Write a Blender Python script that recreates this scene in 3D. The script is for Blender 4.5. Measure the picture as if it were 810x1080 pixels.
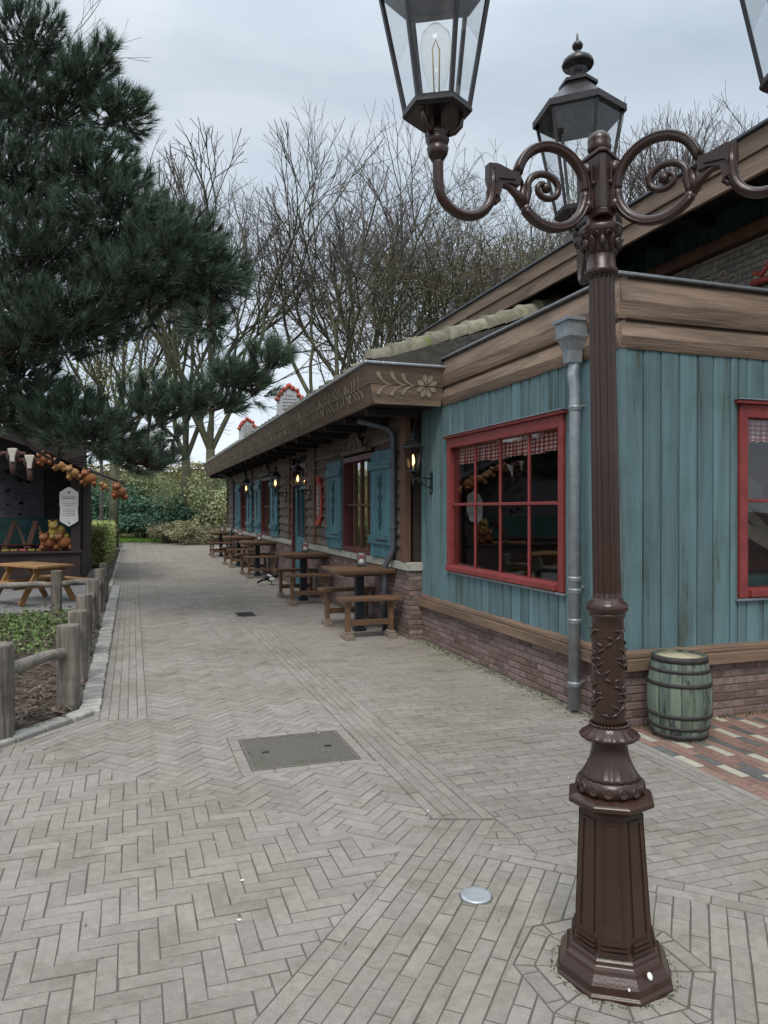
import bpy, math, random
from mathutils import Vector, Matrix
sc = bpy.context.scene
for o in list(bpy.data.objects): bpy.data.objects.remove(o)
V = Vector
R = math.radians
# ------------------------------------------------------------------ camera, world, sun
HEAD = math.atan(265 / 780)
FW = V((math.sin(HEAD), math.cos(HEAD), 0)); RT = V((math.cos(HEAD), -math.sin(HEAD), 0))
EYE = 1.55
cd = bpy.data.cameras.new('camera'); cam = bpy.data.objects.new('camera', cd); sc.collection.objects.link(cam)
cd.sensor_fit = 'VERTICAL'; cd.sensor_height = 36; cd.lens = 26.0; cd.clip_start = 0.05; cd.clip_end = 1500
cam.location = (0, 0, EYE); cam.rotation_euler = (R(90 - 0.22), 0, -HEAD); sc.camera = cam

w = bpy.data.worlds.new("World"); sc.world = w; w.use_nodes = True
nt = w.node_tree; nt.nodes.clear()
def N(nt, t, **k):
    n = nt.nodes.new(t)
    for a, b in k.items(): setattr(n, a, b)
    return n
def mixc(nt, fac, a, b, blend='MIX'):
    m = N(nt, 'ShaderNodeMix', data_type='RGBA', blend_type=blend)
    for sock, val in ((m.inputs[0], fac), (m.inputs[6], a), (m.inputs[7], b)):
        if isinstance(val, (int, float)): sock.default_value = val
        elif isinstance(val, tuple): sock.default_value = (*val[:3], 1)
        else: nt.links.new(val, sock)
    return m.outputs[2]
def ramp(nt, src, stops):
    r = N(nt, 'ShaderNodeValToRGB'); nt.links.new(src, r.inputs[0])
    e = r.color_ramp.elements
    while len(e) < len(stops): e.new(0.5)
    for q, (p, c) in zip(e, stops):
        q.position = p; q.color = (c, c, c, 1) if isinstance(c, (int, float)) else (*c, 1)
    return r.outputs[0]
SUN_EL, SUN_AZ = 54, -150          # degrees; azimuth clockwise from +Y
tc = N(nt, 'ShaderNodeTexCoord')
sky = N(nt, 'ShaderNodeTexSky', sky_type='NISHITA', sun_disc=False, sun_elevation=R(SUN_EL), sun_rotation=R(SUN_AZ))
sk = N(nt, 'ShaderNodeMix', data_type='RGBA', blend_type='MULTIPLY'); sk.inputs[0].default_value = 1
nt.links.new(sky.outputs[0], sk.inputs[6]); sk.inputs[7].default_value = (1, 1, 1, 1)
mp = N(nt, 'ShaderNodeMapping'); mp.inputs['Scale'].default_value = (1.0, 1.0, 2.6); mp.inputs['Rotation'].default_value = (0.2, 0.1, 0.5)
nt.links.new(tc.outputs['Generated'], mp.inputs[0])
ns = N(nt, 'ShaderNodeTexNoise'); ns.inputs['Scale'].default_value = 2.2; ns.inputs['Detail'].default_value = 7; ns.inputs['Roughness'].default_value = .55; ns.inputs['Distortion'].default_value = .4
nt.links.new(mp.outputs[0], ns.inputs[0])
cl = ramp(nt, ns.outputs[0], [(0.34, (4.1, 4.8, 5.55)), (0.50, (4.8, 5.4, 6.05)), (0.68, (5.9, 6.35, 6.8))])
sep = N(nt, 'ShaderNodeSeparateXYZ'); nt.links.new(tc.outputs['Generated'], sep.inputs[0])
hz = ramp(nt, sep.outputs[2], [(0.0, .98), (0.25, .84), (0.5, 0.74), (.70, 1.2), (1.0, 2.1)])
clh = mixc(nt, 1.0, cl, hz, 'MULTIPLY')
fin = mixc(nt, 0.90, sk.outputs[2], clh)
bg = N(nt, 'ShaderNodeBackground'); bg.inputs[1].default_value = 0.112
nt.links.new(fin, bg.inputs[0])
wo = N(nt, 'ShaderNodeOutputWorld'); nt.links.new(bg.outputs[0], wo.inputs[0])

sl = bpy.data.lights.new('sun', 'SUN'); sl.energy = 1.5; sl.angle = R(26); sl.color = (1, .95, .885)
so = bpy.data.objects.new('sun', sl); sc.collection.objects.link(so)
sd = V((math.sin(R(SUN_AZ)) * math.cos(R(SUN_EL)), math.cos(R(SUN_AZ)) * math.cos(R(SUN_EL)), math.sin(R(SUN_EL))))
so.rotation_euler = sd.to_track_quat('Z', 'Y').to_euler()
sc.view_settings.view_transform = 'Standard'; sc.view_settings.look = 'None'
sc.view_settings.exposure = 0.62; sc.view_settings.gamma = 1; sc.view_settings.use_curve_mapping = False
sc.cycles.max_bounces = 6; sc.cycles.transparent_max_bounces = 12; sc.cycles.glossy_bounces = 3; sc.cycles.diffuse_bounces = 3
sc.cycles.use_denoising = True; sc.cycles.caustics_reflective = False; sc.cycles.caustics_refractive = False

# ------------------------------------------------------------------ materials
MC = {}
def mat(name, c1, c2=None, scale=8, rough=.8, bump=0, bscale=None, stretch=(1, 1, 1), metal=0, spec=.4, rv=0.0, detail=6,
        edge=None, ek=(1.06, 1.55), spots=None, lo=.35, hi=.65, emit=None, hue=None, wave=None, big=None):
    """rv: brightness variation from the 'rnd' face attribute; edge: colour toward |cx|=1; spots:(colour,scale,threshold)"""
    if name in MC: return MC[name]
    m = bpy.data.materials.new(name); m.use_nodes = True; t = m.node_tree
    b = t.nodes['Principled BSDF']; b.inputs['Roughness'].default_value = rough; b.inputs['Metallic'].default_value = metal
    b.inputs['Specular IOR Level'].default_value = spec
    c2 = c2 or tuple(x * .8 for x in c1)
    tc = N(t, 'ShaderNodeTexCoord'); mp = N(t, 'ShaderNodeMapping'); mp.inputs['Scale'].default_value = stretch
    t.links.new(tc.outputs['Object'], mp.inputs[0])
    at = N(t, 'ShaderNodeAttribute', attribute_name='rnd')
    # shift the pattern per piece
    va = N(t, 'ShaderNodeVectorMath', operation='ADD'); cb = N(t, 'ShaderNodeMath', operation='MULTIPLY'); cb.inputs[1].default_value = 37
    t.links.new(at.outputs['Fac'], cb.inputs[0]); t.links.new(mp.outputs[0], va.inputs[0]); t.links.new(cb.outputs[0], va.inputs[1])
    n1 = N(t, 'ShaderNodeTexNoise'); n1.inputs['Scale'].default_value = scale; n1.inputs['Detail'].default_value = detail
    n1.inputs['Roughness'].default_value = .6
    if wave: n1.inputs['Distortion'].default_value = wave
    t.links.new(va.outputs[0], n1.inputs[0])
    col = mixc(t, ramp(t, n1.outputs[0], [(lo, 0), (hi, 1)]), c1, c2)
    if hue: 
        col = mixc(t, at.outputs['Fac'], col, mixc(t, 1.0, col, hue, 'MULTIPLY'))
    if edge:
        ae = N(t, 'ShaderNodeAttribute', attribute_name='cx'); ab = N(t, 'ShaderNodeMath', operation='ABSOLUTE'); t.links.new(ae.outputs['Fac'], ab.inputs[0])
        ad = N(t, 'ShaderNodeMath', operation='MULTIPLY_ADD'); t.links.new(n1.outputs[0], ad.inputs[0]); ad.inputs[1].default_value = .9; t.links.new(ab.outputs[0], ad.inputs[2])
        col = mixc(t, ramp(t, ad.outputs[0], [(ek[0], 0), (ek[1], 1)]), col, edge)
    if spots:
        for sp in (spots if isinstance(spots, list) else [spots]):
            n2 = N(t, 'ShaderNodeTexNoise'); n2.inputs['Scale'].default_value = sp[1]; n2.inputs['Detail'].default_value = 5; n2.inputs['Roughness'].default_value = .7
            t.links.new(va.outputs[0], n2.inputs[0])
            col = mixc(t, ramp(t, n2.outputs[0], [(sp[2], 0), (sp[2] + .06, 1)]), col, sp[0])
    if big:
        for (bs_, bc, b0, b1) in big:
            n4 = N(t, 'ShaderNodeTexNoise'); n4.inputs['Scale'].default_value = bs_; n4.inputs['Detail'].default_value = 6; n4.inputs['Roughness'].default_value = .65
            t.links.new(tc.outputs['Object'], n4.inputs[0]); col = mixc(t, ramp(t, n4.outputs[0], [(b0, 0), (b1, 1)]), col, mixc(t, 1.0, col, bc, 'MULTIPLY'))
    if rv:
        ml = N(t, 'ShaderNodeMapRange'); ml.inputs[3].default_value = 1 - rv; ml.inputs[4].default_value = 1 + rv
        t.links.new(at.outputs['Fac'], ml.inputs[0]); col = mixc(t, 1.0, col, ml.outputs[0], 'MULTIPLY')
    t.links.new(col, b.inputs['Base Color'])
    if rough < .95:
        rr = N(t, 'ShaderNodeMapRange'); rr.inputs[3].default_value = max(.05, rough - .12); rr.inputs[4].default_value = min(1, rough + .12)
        t.links.new(n1.outputs[0], rr.inputs[0]); t.links.new(rr.outputs[0], b.inputs['Roughness'])
    if bump:
        n3 = N(t, 'ShaderNodeTexNoise'); n3.inputs['Scale'].default_value = bscale or scale * 3; n3.inputs['Detail'].default_value = 5
        t.links.new(va.outputs[0], n3.inputs[0])
        bp = N(t, 'ShaderNodeBump'); bp.inputs['Strength'].default_value = min(1, bump); bp.inputs['Distance'].default_value = .01
        t.links.new(n3.outputs[0], bp.inputs['Height']); t.links.new(bp.outputs[0], b.inputs['Normal'])
    if emit:
        b.inputs['Emission Color'].default_value = (*emit[:3], 1); b.inputs['Emission Strength'].default_value = emit[3]
    MC[name] = m; return m
def glassmat(name, tint, refl=1.0, dirt=0.0):
    m = bpy.data.materials.new(name); m.use_nodes = True; t = m.node_tree; t.nodes.clear()
    o = N(t, 'ShaderNodeOutputMaterial'); g = N(t, 'ShaderNodeBsdfGlossy'); g.inputs['Roughness'].default_value = .015
    tr = N(t, 'ShaderNodeBsdfTransparent'); tr.inputs[0].default_value = (*tint, 1)
    fr = N(t, 'ShaderNodeLayerWeight'); fr.inputs[0].default_value = .5
    pw = N(t, 'ShaderNodeMath', operation='POWER'); pw.inputs[1].default_value = 4.5; t.links.new(fr.outputs['Facing'], pw.inputs[0])
    ma = N(t, 'ShaderNodeMath', operation='MULTIPLY_ADD'); ma.inputs[1].default_value = .95; ma.inputs[2].default_value = .045; t.links.new(pw.outputs[0], ma.inputs[0])
    mu = N(t, 'ShaderNodeMath', operation='MULTIPLY'); mu.inputs[1].default_value = refl; mu.use_clamp = True
    t.links.new(ma.outputs[0], mu.inputs[0]); mx = N(t, 'ShaderNodeMixShader')
    t.links.new(mu.outputs[0], mx.inputs[0]); t.links.new(tr.outputs[0], mx.inputs[1]); t.links.new(g.outputs[0], mx.inputs[2])
    last = mx.outputs[0]
    tc = N(t, 'ShaderNodeTexCoord'); n = N(t, 'ShaderNodeTexNoise'); n.inputs['Scale'].default_value = 3.0
    t.links.new(tc.outputs['Object'], n.inputs[0]); bp = N(t, 'ShaderNodeBump'); bp.inputs['Strength'].default_value = .05; bp.inputs['Distance'].default_value = .02
    t.links.new(n.outputs[0], bp.inputs['Height']); t.links.new(bp.outputs[0], g.inputs['Normal'])
    if dirt:
        d = N(t, 'ShaderNodeBsdfDiffuse'); d.inputs[0].default_value = (.5, .5, .48, 1)
        n2 = N(t, 'ShaderNodeTexNoise'); n2.inputs['Scale'].default_value = 25; n2.inputs['Detail'].default_value = 6; t.links.new(tc.outputs['Object'], n2.inputs[0])
        rm = ramp(t, n2.outputs[0], [(.5, .02), (.72, dirt)])
        m2 = N(t, 'ShaderNodeMixShader'); t.links.new(rm, m2.inputs[0]); t.links.new(last, m2.inputs[1]); t.links.new(d.outputs[0], m2.inputs[2]); last = m2.outputs[0]
    t.links.new(last, o.inputs[0]); return m

M = {}
M['paver'] = mat('paver', (.315, .283, .250), (.262, .237, .211), 26, .92, .7, 160, rv=.095, big=[(.7, (.80, .79, .75), .45, .68), (5, (.82, .81, .78), .52, .72), (.45, (.94, .95, .86), .50, .66), (1.9, (.84, .82, .78), .56, .66)], spots=[((.36, .345, .31), 420, .63), ((.17, .16, .14), 90, .70)], spec=.25)
M['joint'] = mat('joint', (.118, .107, .090), (.078, .086, .048), 4, .95, .8, 120, lo=.54, hi=.68)
M['paver_red'] = mat('paver_red', (.27, .165, .125), (.19, .12, .095), 25, .9, .5, 150, rv=.2)
M['paver_white'] = mat('paver_white', (.47, .44, .35), (.38, .36, .29), 20, .9, .4, 150, rv=.1)
M['paver_dark'] = mat('paver_dark', (.10, .10, .10), (.14, .138, .13), 20, .9, .4, 150, rv=.2)
M['kerb'] = mat('kerb', (.38, .355, .31), (.24, .235, .22), 14, .9, .7, 60, rv=.25)
M['kerb_dark'] = mat('kerb_dark', (.22, .215, .20), (.27, .265, .25), 14, .9, .7, 60, rv=.2)
M['dropping'] = mat('dropping', (.75, .76, .72), (.6, .6, .56), 60, .8)
M['earth'] = mat('earth', (.085, .062, .045), (.045, .034, .026), 9, .95, 1.0, 60, spots=[((.17, .13, .1), 60, .6)])
M['mulch'] = mat('mulch', (.16, .115, .085), (.06, .045, .036), 15, .95, .5, rv=.6)
M['teal'] = mat('teal', (.124, .208, .228), (.082, .130, .134), 9, .72, .45, 60, stretch=(1, 1, .07), rv=.16, edge=(.062, .078, .066), ek=(1.0, 1.66),
                spots=[((.40, .48, .48), 34, .70), ((.070, .088, .078), 9, .58)], big=[(3.2, (.84, .86, .80), .5, .66)], spec=.35)
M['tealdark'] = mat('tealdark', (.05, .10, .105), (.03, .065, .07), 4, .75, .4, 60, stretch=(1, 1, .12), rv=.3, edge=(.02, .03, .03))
M['shutter'] = mat('shutter', (.085, .20, .235), (.052, .135, .162), 7, .7, .4, 60, stretch=(1, 1, .15), rv=.15, edge=(.04, .09, .10), spots=((.22, .36, .38), 40, .72))
M['shutter_dark'] = mat('shutter_dark', (.045, .10, .11), (.06, .13, .14), 12, .8)
M['red'] = mat('red', (.26, .048, .045), (.19, .035, .034), 8, .5, .2, 60, rv=.08, spots=((.42, .16, .14), 50, .72))
M['darkred'] = mat('darkred', (.13, .03, .03), (.09, .022, .022), 8, .5, .15, rv=.1)
M['fascia'] = mat('fascia', (.29, .205, .145), (.135, .097, .073), 4.5, .75, .6, 40, stretch=(1, .14, 1.3), rv=.08, wave=1.5, spots=[((.25, .19, .14), 9, .66), ((.07, .05, .038), 24, .68)])
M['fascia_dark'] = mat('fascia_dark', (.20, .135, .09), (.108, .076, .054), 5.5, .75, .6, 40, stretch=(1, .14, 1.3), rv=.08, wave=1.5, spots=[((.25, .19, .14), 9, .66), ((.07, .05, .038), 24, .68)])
M['fascia_x'] = mat('fascia_x', (.285, .202, .145), (.135, .10, .076), 4.5, .75, .6, 40, stretch=(.14, 1, 1.3), rv=.08, wave=1.5, spots=[((.26, .20, .15), 9, .66), ((.07, .05, .038), 24, .68)])
M['trim'] = mat('trim', (.22, .145, .095), (.12, .082, .058), 6, .7, .5, 40, stretch=(1, .15, 1), rv=.08, spots=((.34, .25, .18), 30, .68))
M['trim_x'] = mat('trim_x', (.22, .145, .095), (.12, .082, .058), 6, .7, .5, 40, stretch=(.15, 1, 1), rv=.08, spots=((.34, .25, .18), 30, .68))
M['siding'] = mat('siding', (.17, .132, .105), (.085, .066, .054), 7, .85, .8, 40, stretch=(1, .16, 1.5), rv=.3, spots=((.05, .04, .035), 16, .64))
M['postwood'] = mat('postwood', (.15, .075, .045), (.09, .048, .032), 9, .7, .5, 50, stretch=(1, 1, .15), rv=.1)
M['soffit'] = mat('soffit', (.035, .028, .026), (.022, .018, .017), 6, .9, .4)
M['brick'] = mat('brick', (.25, .155, .13), (.155, .105, .092), 18, .9, .8, 90, rv=.38, hue=(.85, .93, 1.0), spots=[((.20, .18, .16), 18, .70)])
M['mortar'] = mat('mortar', (.15, .135, .12), (.10, .092, .085), 20, .95, .7)
M['brick_up'] = mat('brick_up', (.27, .235, .195), (.17, .15, .13), 18, .9, .8, 90, rv=.3)
M['stone'] = mat('stone', (.44, .42, .36), (.30, .29, .25), 9, .9, .6, 60, spots=((.2, .21, .17), 14, .66))
M['zinc'] = mat('zinc', (.36, .39, .41), (.25, .275, .295), 14, .42, .15, 60, metal=.55, rv=.05, spots=((.5, .52, .53), 30, .68))
M['zincdark'] = mat('zincdark', (.12, .13, .15), (.09, .10, .115), 14, .5, .1, metal=.4)
M['iron'] = mat('iron', (.046, .022, .0155), (.034, .0165, .012), 7, .30, .08, 160, spec=.5, spots=[((.15, .09, .065), 90, .72), ((.11, .075, .055), 5, .66)])
M['irondark'] = mat('irondark', (.018, .013, .013), (.013, .010, .010), 18, .30, .06, 160, spec=.5)
M['black'] = mat('black', (.012, .013, .015), (.02, .02, .022), 20, .4, .1, spec=.5)
M['cream'] = mat('cream', (.42, .36, .25), (.30, .25, .17), 14, .8, .2, spots=((.2, .16, .11), 30, .62))
M['tile'] = mat('tile', (.23, .21, .155), (.13, .122, .09), 7, .9, .9, 50, rv=.25, spots=[((.13, .14, .05), 6, .56)])
M['slate'] = mat('slate', (.032, .031, .029), (.055, .052, .045), 12, .95, .6, rv=.4, spec=.1)
M['tablewood'] = mat('tablewood', (.17, .095, .052), (.10, .058, .036), 8, .5, .4, 50, stretch=(.25, 1, 1), rv=.15, spec=.4, spots=((.24, .15, .09), 25, .66))
M['footwood'] = mat('footwood', (.25, .20, .16), (.15, .12, .09), 12, .85, .5, rv=.15)
M['navy'] = mat('navy', (.010, .015, .022), (.016, .022, .030), 12, .5, .1)
M['picnic'] = mat('picnic', (.36, .20, .075), (.25, .135, .05), 8, .6, .3, 50, stretch=(.3, 1, 1), rv=.15)
M['greywood'] = mat('greywood', (.215, .190, .155), (.070, .062, .052), 16, .9, 1.0, 60, stretch=(1, 1, .10), rv=.18, spots=[((.05, .048, .045), 10, .68), ((.38, .36, .31), 12, .70)])
M['raillog'] = mat('raillog', (.25, .225, .185), (.12, .11, .095), 10, .9, 1.0, 40, rv=.15, spots=((.4, .38, .33), 8, .66))
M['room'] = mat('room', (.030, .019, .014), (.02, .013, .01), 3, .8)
M['stallwood'] = mat('stallwood', (.045, .026, .026), (.03, .018, .018), 8, .7, .3, stretch=(.2, 1, 1), rv=.15)
M['barrel'] = mat('barrel', (.195, .235, .165), (.085, .115, .095), 9, .75, .6, 50, stretch=(1, 1, .2), rv=.16, edge=(.028, .034, .028), ek=(1.12, 1.42), spots=[((.035, .042, .038), 12, .545), ((.35, .40, .30), 40, .70)])
M['hoop'] = mat('hoop', (.035, .033, .032), (.06, .05, .045), 20, .65, .4, metal=.3)
M['barreltop'] = mat('barreltop', (.50, .44, .31), (.36, .31, .2), 8, .9, .6, stretch=(1, .3, 1))
M['bark'] = mat('bark', (.115, .105, .075), (.062, .058, .046), 5, .95, .8, 20, stretch=(1, 1, .3))
M['barkg'] = mat('barkg', (.115, .118, .065), (.06, .062, .042), 3, .95, .8, 20)
M['twig'] = mat('twig', (.17, .145, .14), (.11, .095, .095), 2, .95)
M['budtwig'] = mat('budtwig', (.17, .155, .085), (.11, .09, .06), 2, .95)
M['pinebark'] = mat('pinebark', (.075, .055, .045), (.04, .03, .026), 9, .95, 1, 20)
def leafmat(name, c1, c2, rv=.35, sc_=1.2):
    m = mat(name, c1, c2, sc_, .6, rv=rv, spec=.3); return m
M['needle'] = leafmat('needle', (.105, .150, .095), (.060, .098, .070), .6, .7)
M['ever'] = leafmat('ever', (.13, .23, .15), (.08, .16, .10), .45)
M['hedge'] = leafmat('hedge', (.34, .38, .13), (.22, .27, .085), .4)
M['fresh'] = leafmat('fresh', (.38, .41, .21), (.25, .29, .15), .4)
M['beech'] = leafmat('beech', (.58, .50, .27), (.44, .40, .19), .4)
M['drybush'] = leafmat('drybush', (.36, .32, .20), (.25, .24, .13), .4)
M['grass'] = leafmat('grass', (.20, .32, .06), (.13, .23, .045), .4)
M['bedgreen'] = leafmat('bedgreen', (.15, .22, .07), (.09, .14, .045), .4)
M['blossom'] = leafmat('blossom', (.72, .70, .68), (.6, .58, .55), .2)
M['moss'] = leafmat('moss', (.07, .095, .025), (.05, .06, .02), .4)
M['cast'] = mat('cast', (.22, .195, .17), (.13, .118, .105), 30, .6, .7, 120, metal=.3)
M['steel'] = mat('steel', (.58, .60, .62), (.42, .44, .46), 12, .4, .3, 80, metal=.6)
M['orange'] = mat('orange', (.30, .115, .042), (.19, .07, .03), 25, .95, .8, 90)
M['tan'] = mat('tan', (.38, .21, .085), (.26, .13, .055), 25, .95, .8, 90)
M['plushbrown'] = mat('plushbrown', (.13, .07, .055), (.09, .05, .04), 25, .95, .8, 90)
M['plushyellow'] = mat('plushyellow', (.40, .27, .07), (.28, .19, .05), 25, .95, .8, 90)
M['plushwhite'] = mat('plushwhite', (.62, .58, .52), (.5, .46, .4), 25, .95, .6)
M['white'] = mat('white', (.68, .68, .66), (.58, .58, .56), 10, .6)
M['signgrey'] = mat('signgrey', (.50, .51, .52), (.42, .43, .44), 5, .7)
M['ink'] = mat('ink', (.10, .10, .11), (.14, .14, .15), 10, .7)
M['signred'] = mat('signred', (.52, .10, .07), (.38, .07, .05), 12, .6)
M['asph'] = mat('asph', (.21, .205, .195), (.16, .155, .15), 6, .9, .5)
M['carve'] = mat('carve', (.19, .155, .13), (.12, .10, .085), 10, .8, .5)
M['tealcloth'] = mat('tealcloth', (.03, .11, .11), (.02, .08, .08), 4, .9)
M['flagred'] = mat('flagred', (.10, .018, .02), (.07, .014, .016), 4, .8)
M['flagcream'] = mat('flagcream', (.20, .185, .16), (.15, .14, .12), 6, .9)
M['glass'] = glassmat('window_glass', (.80, .80, .78), 2.2)
M['lampglass'] = glassmat('lantern_glass', (.975, .985, .985), 1.3, .08)
M['wallglass'] = glassmat('wall_lantern_glass', (.80, .78, .72), .8)
M['bulbglass'] = glassmat('bulb_glass', (.98, .97, .94), .6)
M['flame'] = mat('flame', (1, .6, .2), (1, .55, .2), 5, .5, emit=(1.0, .55, .20, 4.5))
M['flamecore'] = mat('flamecore', (1, .85, .5), (1, .85, .5), 5, .5, emit=(1.0, .72, .30, 14))
M['candle'] = mat('candle', (.75, .72, .62), (.65, .62, .5), 5, .6)
M['brass'] = mat('brass', (.5, .36, .12), (.4, .28, .1), 5, .4, metal=.7)
# gingham
def gingham():
    m = bpy.data.materials.new('gingham'); m.use_nodes = True; t = m.node_tree; b = t.nodes['Principled BSDF']; b.inputs['Roughness'].default_value = .95
    a = N(t, 'ShaderNodeAttribute', attribute_name='cx'); c = N(t, 'ShaderNodeAttribute', attribute_name='cz')
    def stripe(s):
        k = N(t, 'ShaderNodeMath', operation='PINGPONG'); k.inputs[1].default_value = 1; t.links.new(s, k.inputs[0])
        g = N(t, 'ShaderNodeMath', operation='GREATER_THAN'); g.inputs[1].default_value = .5; t.links.new(k.outputs[0], g.inputs[0]); return g.outputs[0]
    ad = N(t, 'ShaderNodeMath', operation='ADD'); t.links.new(stripe(a.outputs['Fac']), ad.inputs[0]); t.links.new(stripe(c.outputs['Fac']), ad.inputs[1])
    dv = N(t, 'ShaderNodeMath', operation='DIVIDE'); dv.inputs[1].default_value = 2; t.links.new(ad.outputs[0], dv.inputs[0])
    t.links.new(ramp(t, dv.outputs[0], [(0, (.85, .80, .76)), (.5, (.55, .17, .17)), (1, (.30, .03, .04))]), b.inputs['Base Color'])
    return m
M['gingham'] = gingham()

# ------------------------------------------------------------------ mesh builder
class MB:
    def __init__(s): s.v = []; s.f = []; s.r = []; s.m = []; s.sm = []; s.cx = []; s.cz = []
    def add(s, vs, fs, r=None, mi=0, sm=False, cx=None, cz=None):
        n = len(s.v); s.v.extend([tuple(p) for p in vs]); s.f.extend([tuple(i + n for i in f) for f in fs])
        r = random.random() if r is None else r
        s.r.extend([r] * len(fs)); s.m.extend([mi] * len(fs)); s.sm.extend([sm] * len(fs))
        s.cx.extend(cx if cx else [0.0] * len(vs)); s.cz.extend(cz if cz else [0.0] * len(vs))
    def box(s, c, d, rot=None, r=None, mi=0, taper=1.0, cx=None):
        c = V(c); hx, hy, hz = d[0] / 2, d[1] / 2, d[2] / 2; vs = []
        for z in (-1, 1):
            k = taper if z > 0 else 1
            for x, y in ((-1, -1), (1, -1), (1, 1), (-1, 1)):
                p = V((x * hx * k, y * hy * k, z * hz))
                if rot: p = rot @ p
                vs.append(c + p)
        s.add(vs, [(3, 2, 1, 0), (4, 5, 6, 7), (0, 1, 5, 4), (1, 2, 6, 5), (2, 3, 7, 6), (3, 0, 4, 7)], r, mi)
    def b2(s, x0, x1, y0, y1, z0, z1, r=None, mi=0):
        s.box(((x0 + x1) / 2, (y0 + y1) / 2, (z0 + z1) / 2), (x1 - x0, y1 - y0, z1 - z0), None, r, mi)
    def beam(s, a, b, wd, ht, up=V((0, 0, 1)), r=None, mi=0):
        a = V(a); b = V(b); d = (b - a); L = d.length; d.normalize(); u = d.cross(up).normalized(); v = u.cross(d)
        s.box((a + b) / 2, (L, wd, ht), Matrix((d, u, v)).transposed(), r, mi)
    def prism(s, poly, o, u, v, n, d0, d1, r=None, mi=0, sm=False):
        o, u, v, n = V(o), V(u), V(v), V(n); k = len(poly)
        vs = [o + u * a + v * b + n * d0 for a, b in poly] + [o + u * a + v * b + n * d1 for a, b in poly]
        fs = [tuple(range(k))[::-1], tuple(range(k, 2 * k))] + [(i, (i + 1) % k, (i + 1) % k + k, i + k) for i in range(k)]
        s.add(vs, fs, r, mi, sm)
    def lathe(s, prof, c=(0, 0, 0), n=24, sm=True, r=None, mi=0, ph=0, fn=None, rot=None, cap=True):
        c = V(c); vs = []; fs = []; k = len(prof)
        for (rad, z) in prof:
            for i in range(n):
                a = ph + 2 * math.pi * i / n; q = rad * (fn(a, z) if fn else 1)
                p = V((q * math.cos(a), q * math.sin(a), z))
                if rot: p = rot @ p
                vs.append(c + p)
        for j in range(k - 1):
            for i in range(n): fs.append((j * n + i, j * n + (i + 1) % n, (j + 1) * n + (i + 1) % n, (j + 1) * n + i))
        if cap:
            if prof[0][0] > 1e-4: fs.append(tuple(range(n))[::-1])
            if prof[-1][0] > 1e-4: fs.append(tuple((k - 1) * n + i for i in range(n)))
        s.add(vs, fs, r, mi, sm)
    def tube(s, pts, rad, n=8, sm=True, r=None, mi=0, cap=True, fn=None):
        pts = [V(p) for p in pts]; k = len(pts)
        if not isinstance(rad, (list, tuple)): rad = [rad] * k
        vs = []; fs = []; pu = None
        for i, p in enumerate(pts):
            d = (pts[min(i + 1, k - 1)] - pts[max(i - 1, 0)])
            d = d.normalized() if d.length > 1e-9 else V((0, 0, 1))
            if pu is None: pu = d.orthogonal().normalized()
            else:
                pu = pu - d * pu.dot(d); pu = pu.normalized() if pu.length > 1e-6 else d.orthogonal().normalized()
            w_ = d.cross(pu)
            for j in range(n):
                a = 2 * math.pi * j / n; q = rad[i]
                vs.append(p + pu * (q * math.cos(a)) + w_ * (q * math.sin(a)))
        for i in range(k - 1):
            for j in range(n): fs.append((i * n + j, i * n + (j + 1) % n, (i + 1) * n + (j + 1) % n, (i + 1) * n + j))
        if cap: fs.append(tuple(range(n))[::-1]); fs.append(tuple((k - 1) * n + j for j in range(n)))
        s.add(vs, fs, r, mi, sm)
    def ell(s, c, rad, rot=None, n=12, m=8, r=None, mi=0):
        c = V(c); vs = []; fs = []
        for j in range(m + 1):
            th = math.pi * j / m
            for i in range(n):
                a = 2 * math.pi * i / n; p = V((rad[0] * math.sin(th) * math.cos(a), rad[1] * math.sin(th) * math.sin(a), rad[2] * math.cos(th)))
                if rot: p = rot @ p
                vs.append(c + p)
        for j in range(m):
            for i in range(n): fs.append((j * n + i, (j + 1) * n + i, (j + 1) * n + (i + 1) % n, j * n + (i + 1) % n))
        s.add(vs, fs, r, mi, True)
    def build(s, name, mats, parent=None, org=(0, 0, 0), bev=0, label=None):
        if not isinstance(mats, (list, tuple)): mats = [mats]
        me = bpy.data.meshes.new(name); o = V(org)
        me.from_pydata([(p[0] - o.x, p[1] - o.y, p[2] - o.z) for p in s.v], [], s.f)
        for q in mats: me.materials.append(M[q] if isinstance(q, str) else q)
        me.polygons.foreach_set('material_index', s.m); me.polygons.foreach_set('use_smooth', s.sm)
        a = me.attributes.new('rnd', 'FLOAT', 'FACE'); a.data.foreach_set('value', s.r)
        if any(s.cx): a = me.attributes.new('cx', 'FLOAT', 'POINT'); a.data.foreach_set('value', s.cx)
        if any(s.cz): a = me.attributes.new('cz', 'FLOAT', 'POINT'); a.data.foreach_set('value', s.cz)
        me.update()
        ob = bpy.data.objects.new(name, me); sc.collection.objects.link(ob)
        if parent: ob.parent = parent
        else: ob.location = o
        if bev:
            b = ob.modifiers.new('bevel', 'BEVEL'); b.width = bev; b.segments = 2; b.limit_method = 'ANGLE'; b.angle_limit = R(50)
            b.use_clamp_overlap = True
        if label: ob['label'] = label
        return ob
def thing(name, label, cat, loc=(0, 0, 0), group=None, rz=0):
    o = bpy.data.objects.new(name, None); sc.collection.objects.link(o); o.location = loc; o.rotation_euler = (0, 0, rz)
    o.empty_display_size = .1
    return tag(o, label, cat, group)
def tag(o, label, cat, group=None):
    o['label'] = label; o['category'] = cat
    if group: o['group'] = group
    return o
def structure(o): o['kind'] = 'structure'; return o
def stuff(o, label, cat): o['kind'] = 'stuff'; o['label'] = label; o['category'] = cat; return o
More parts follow.
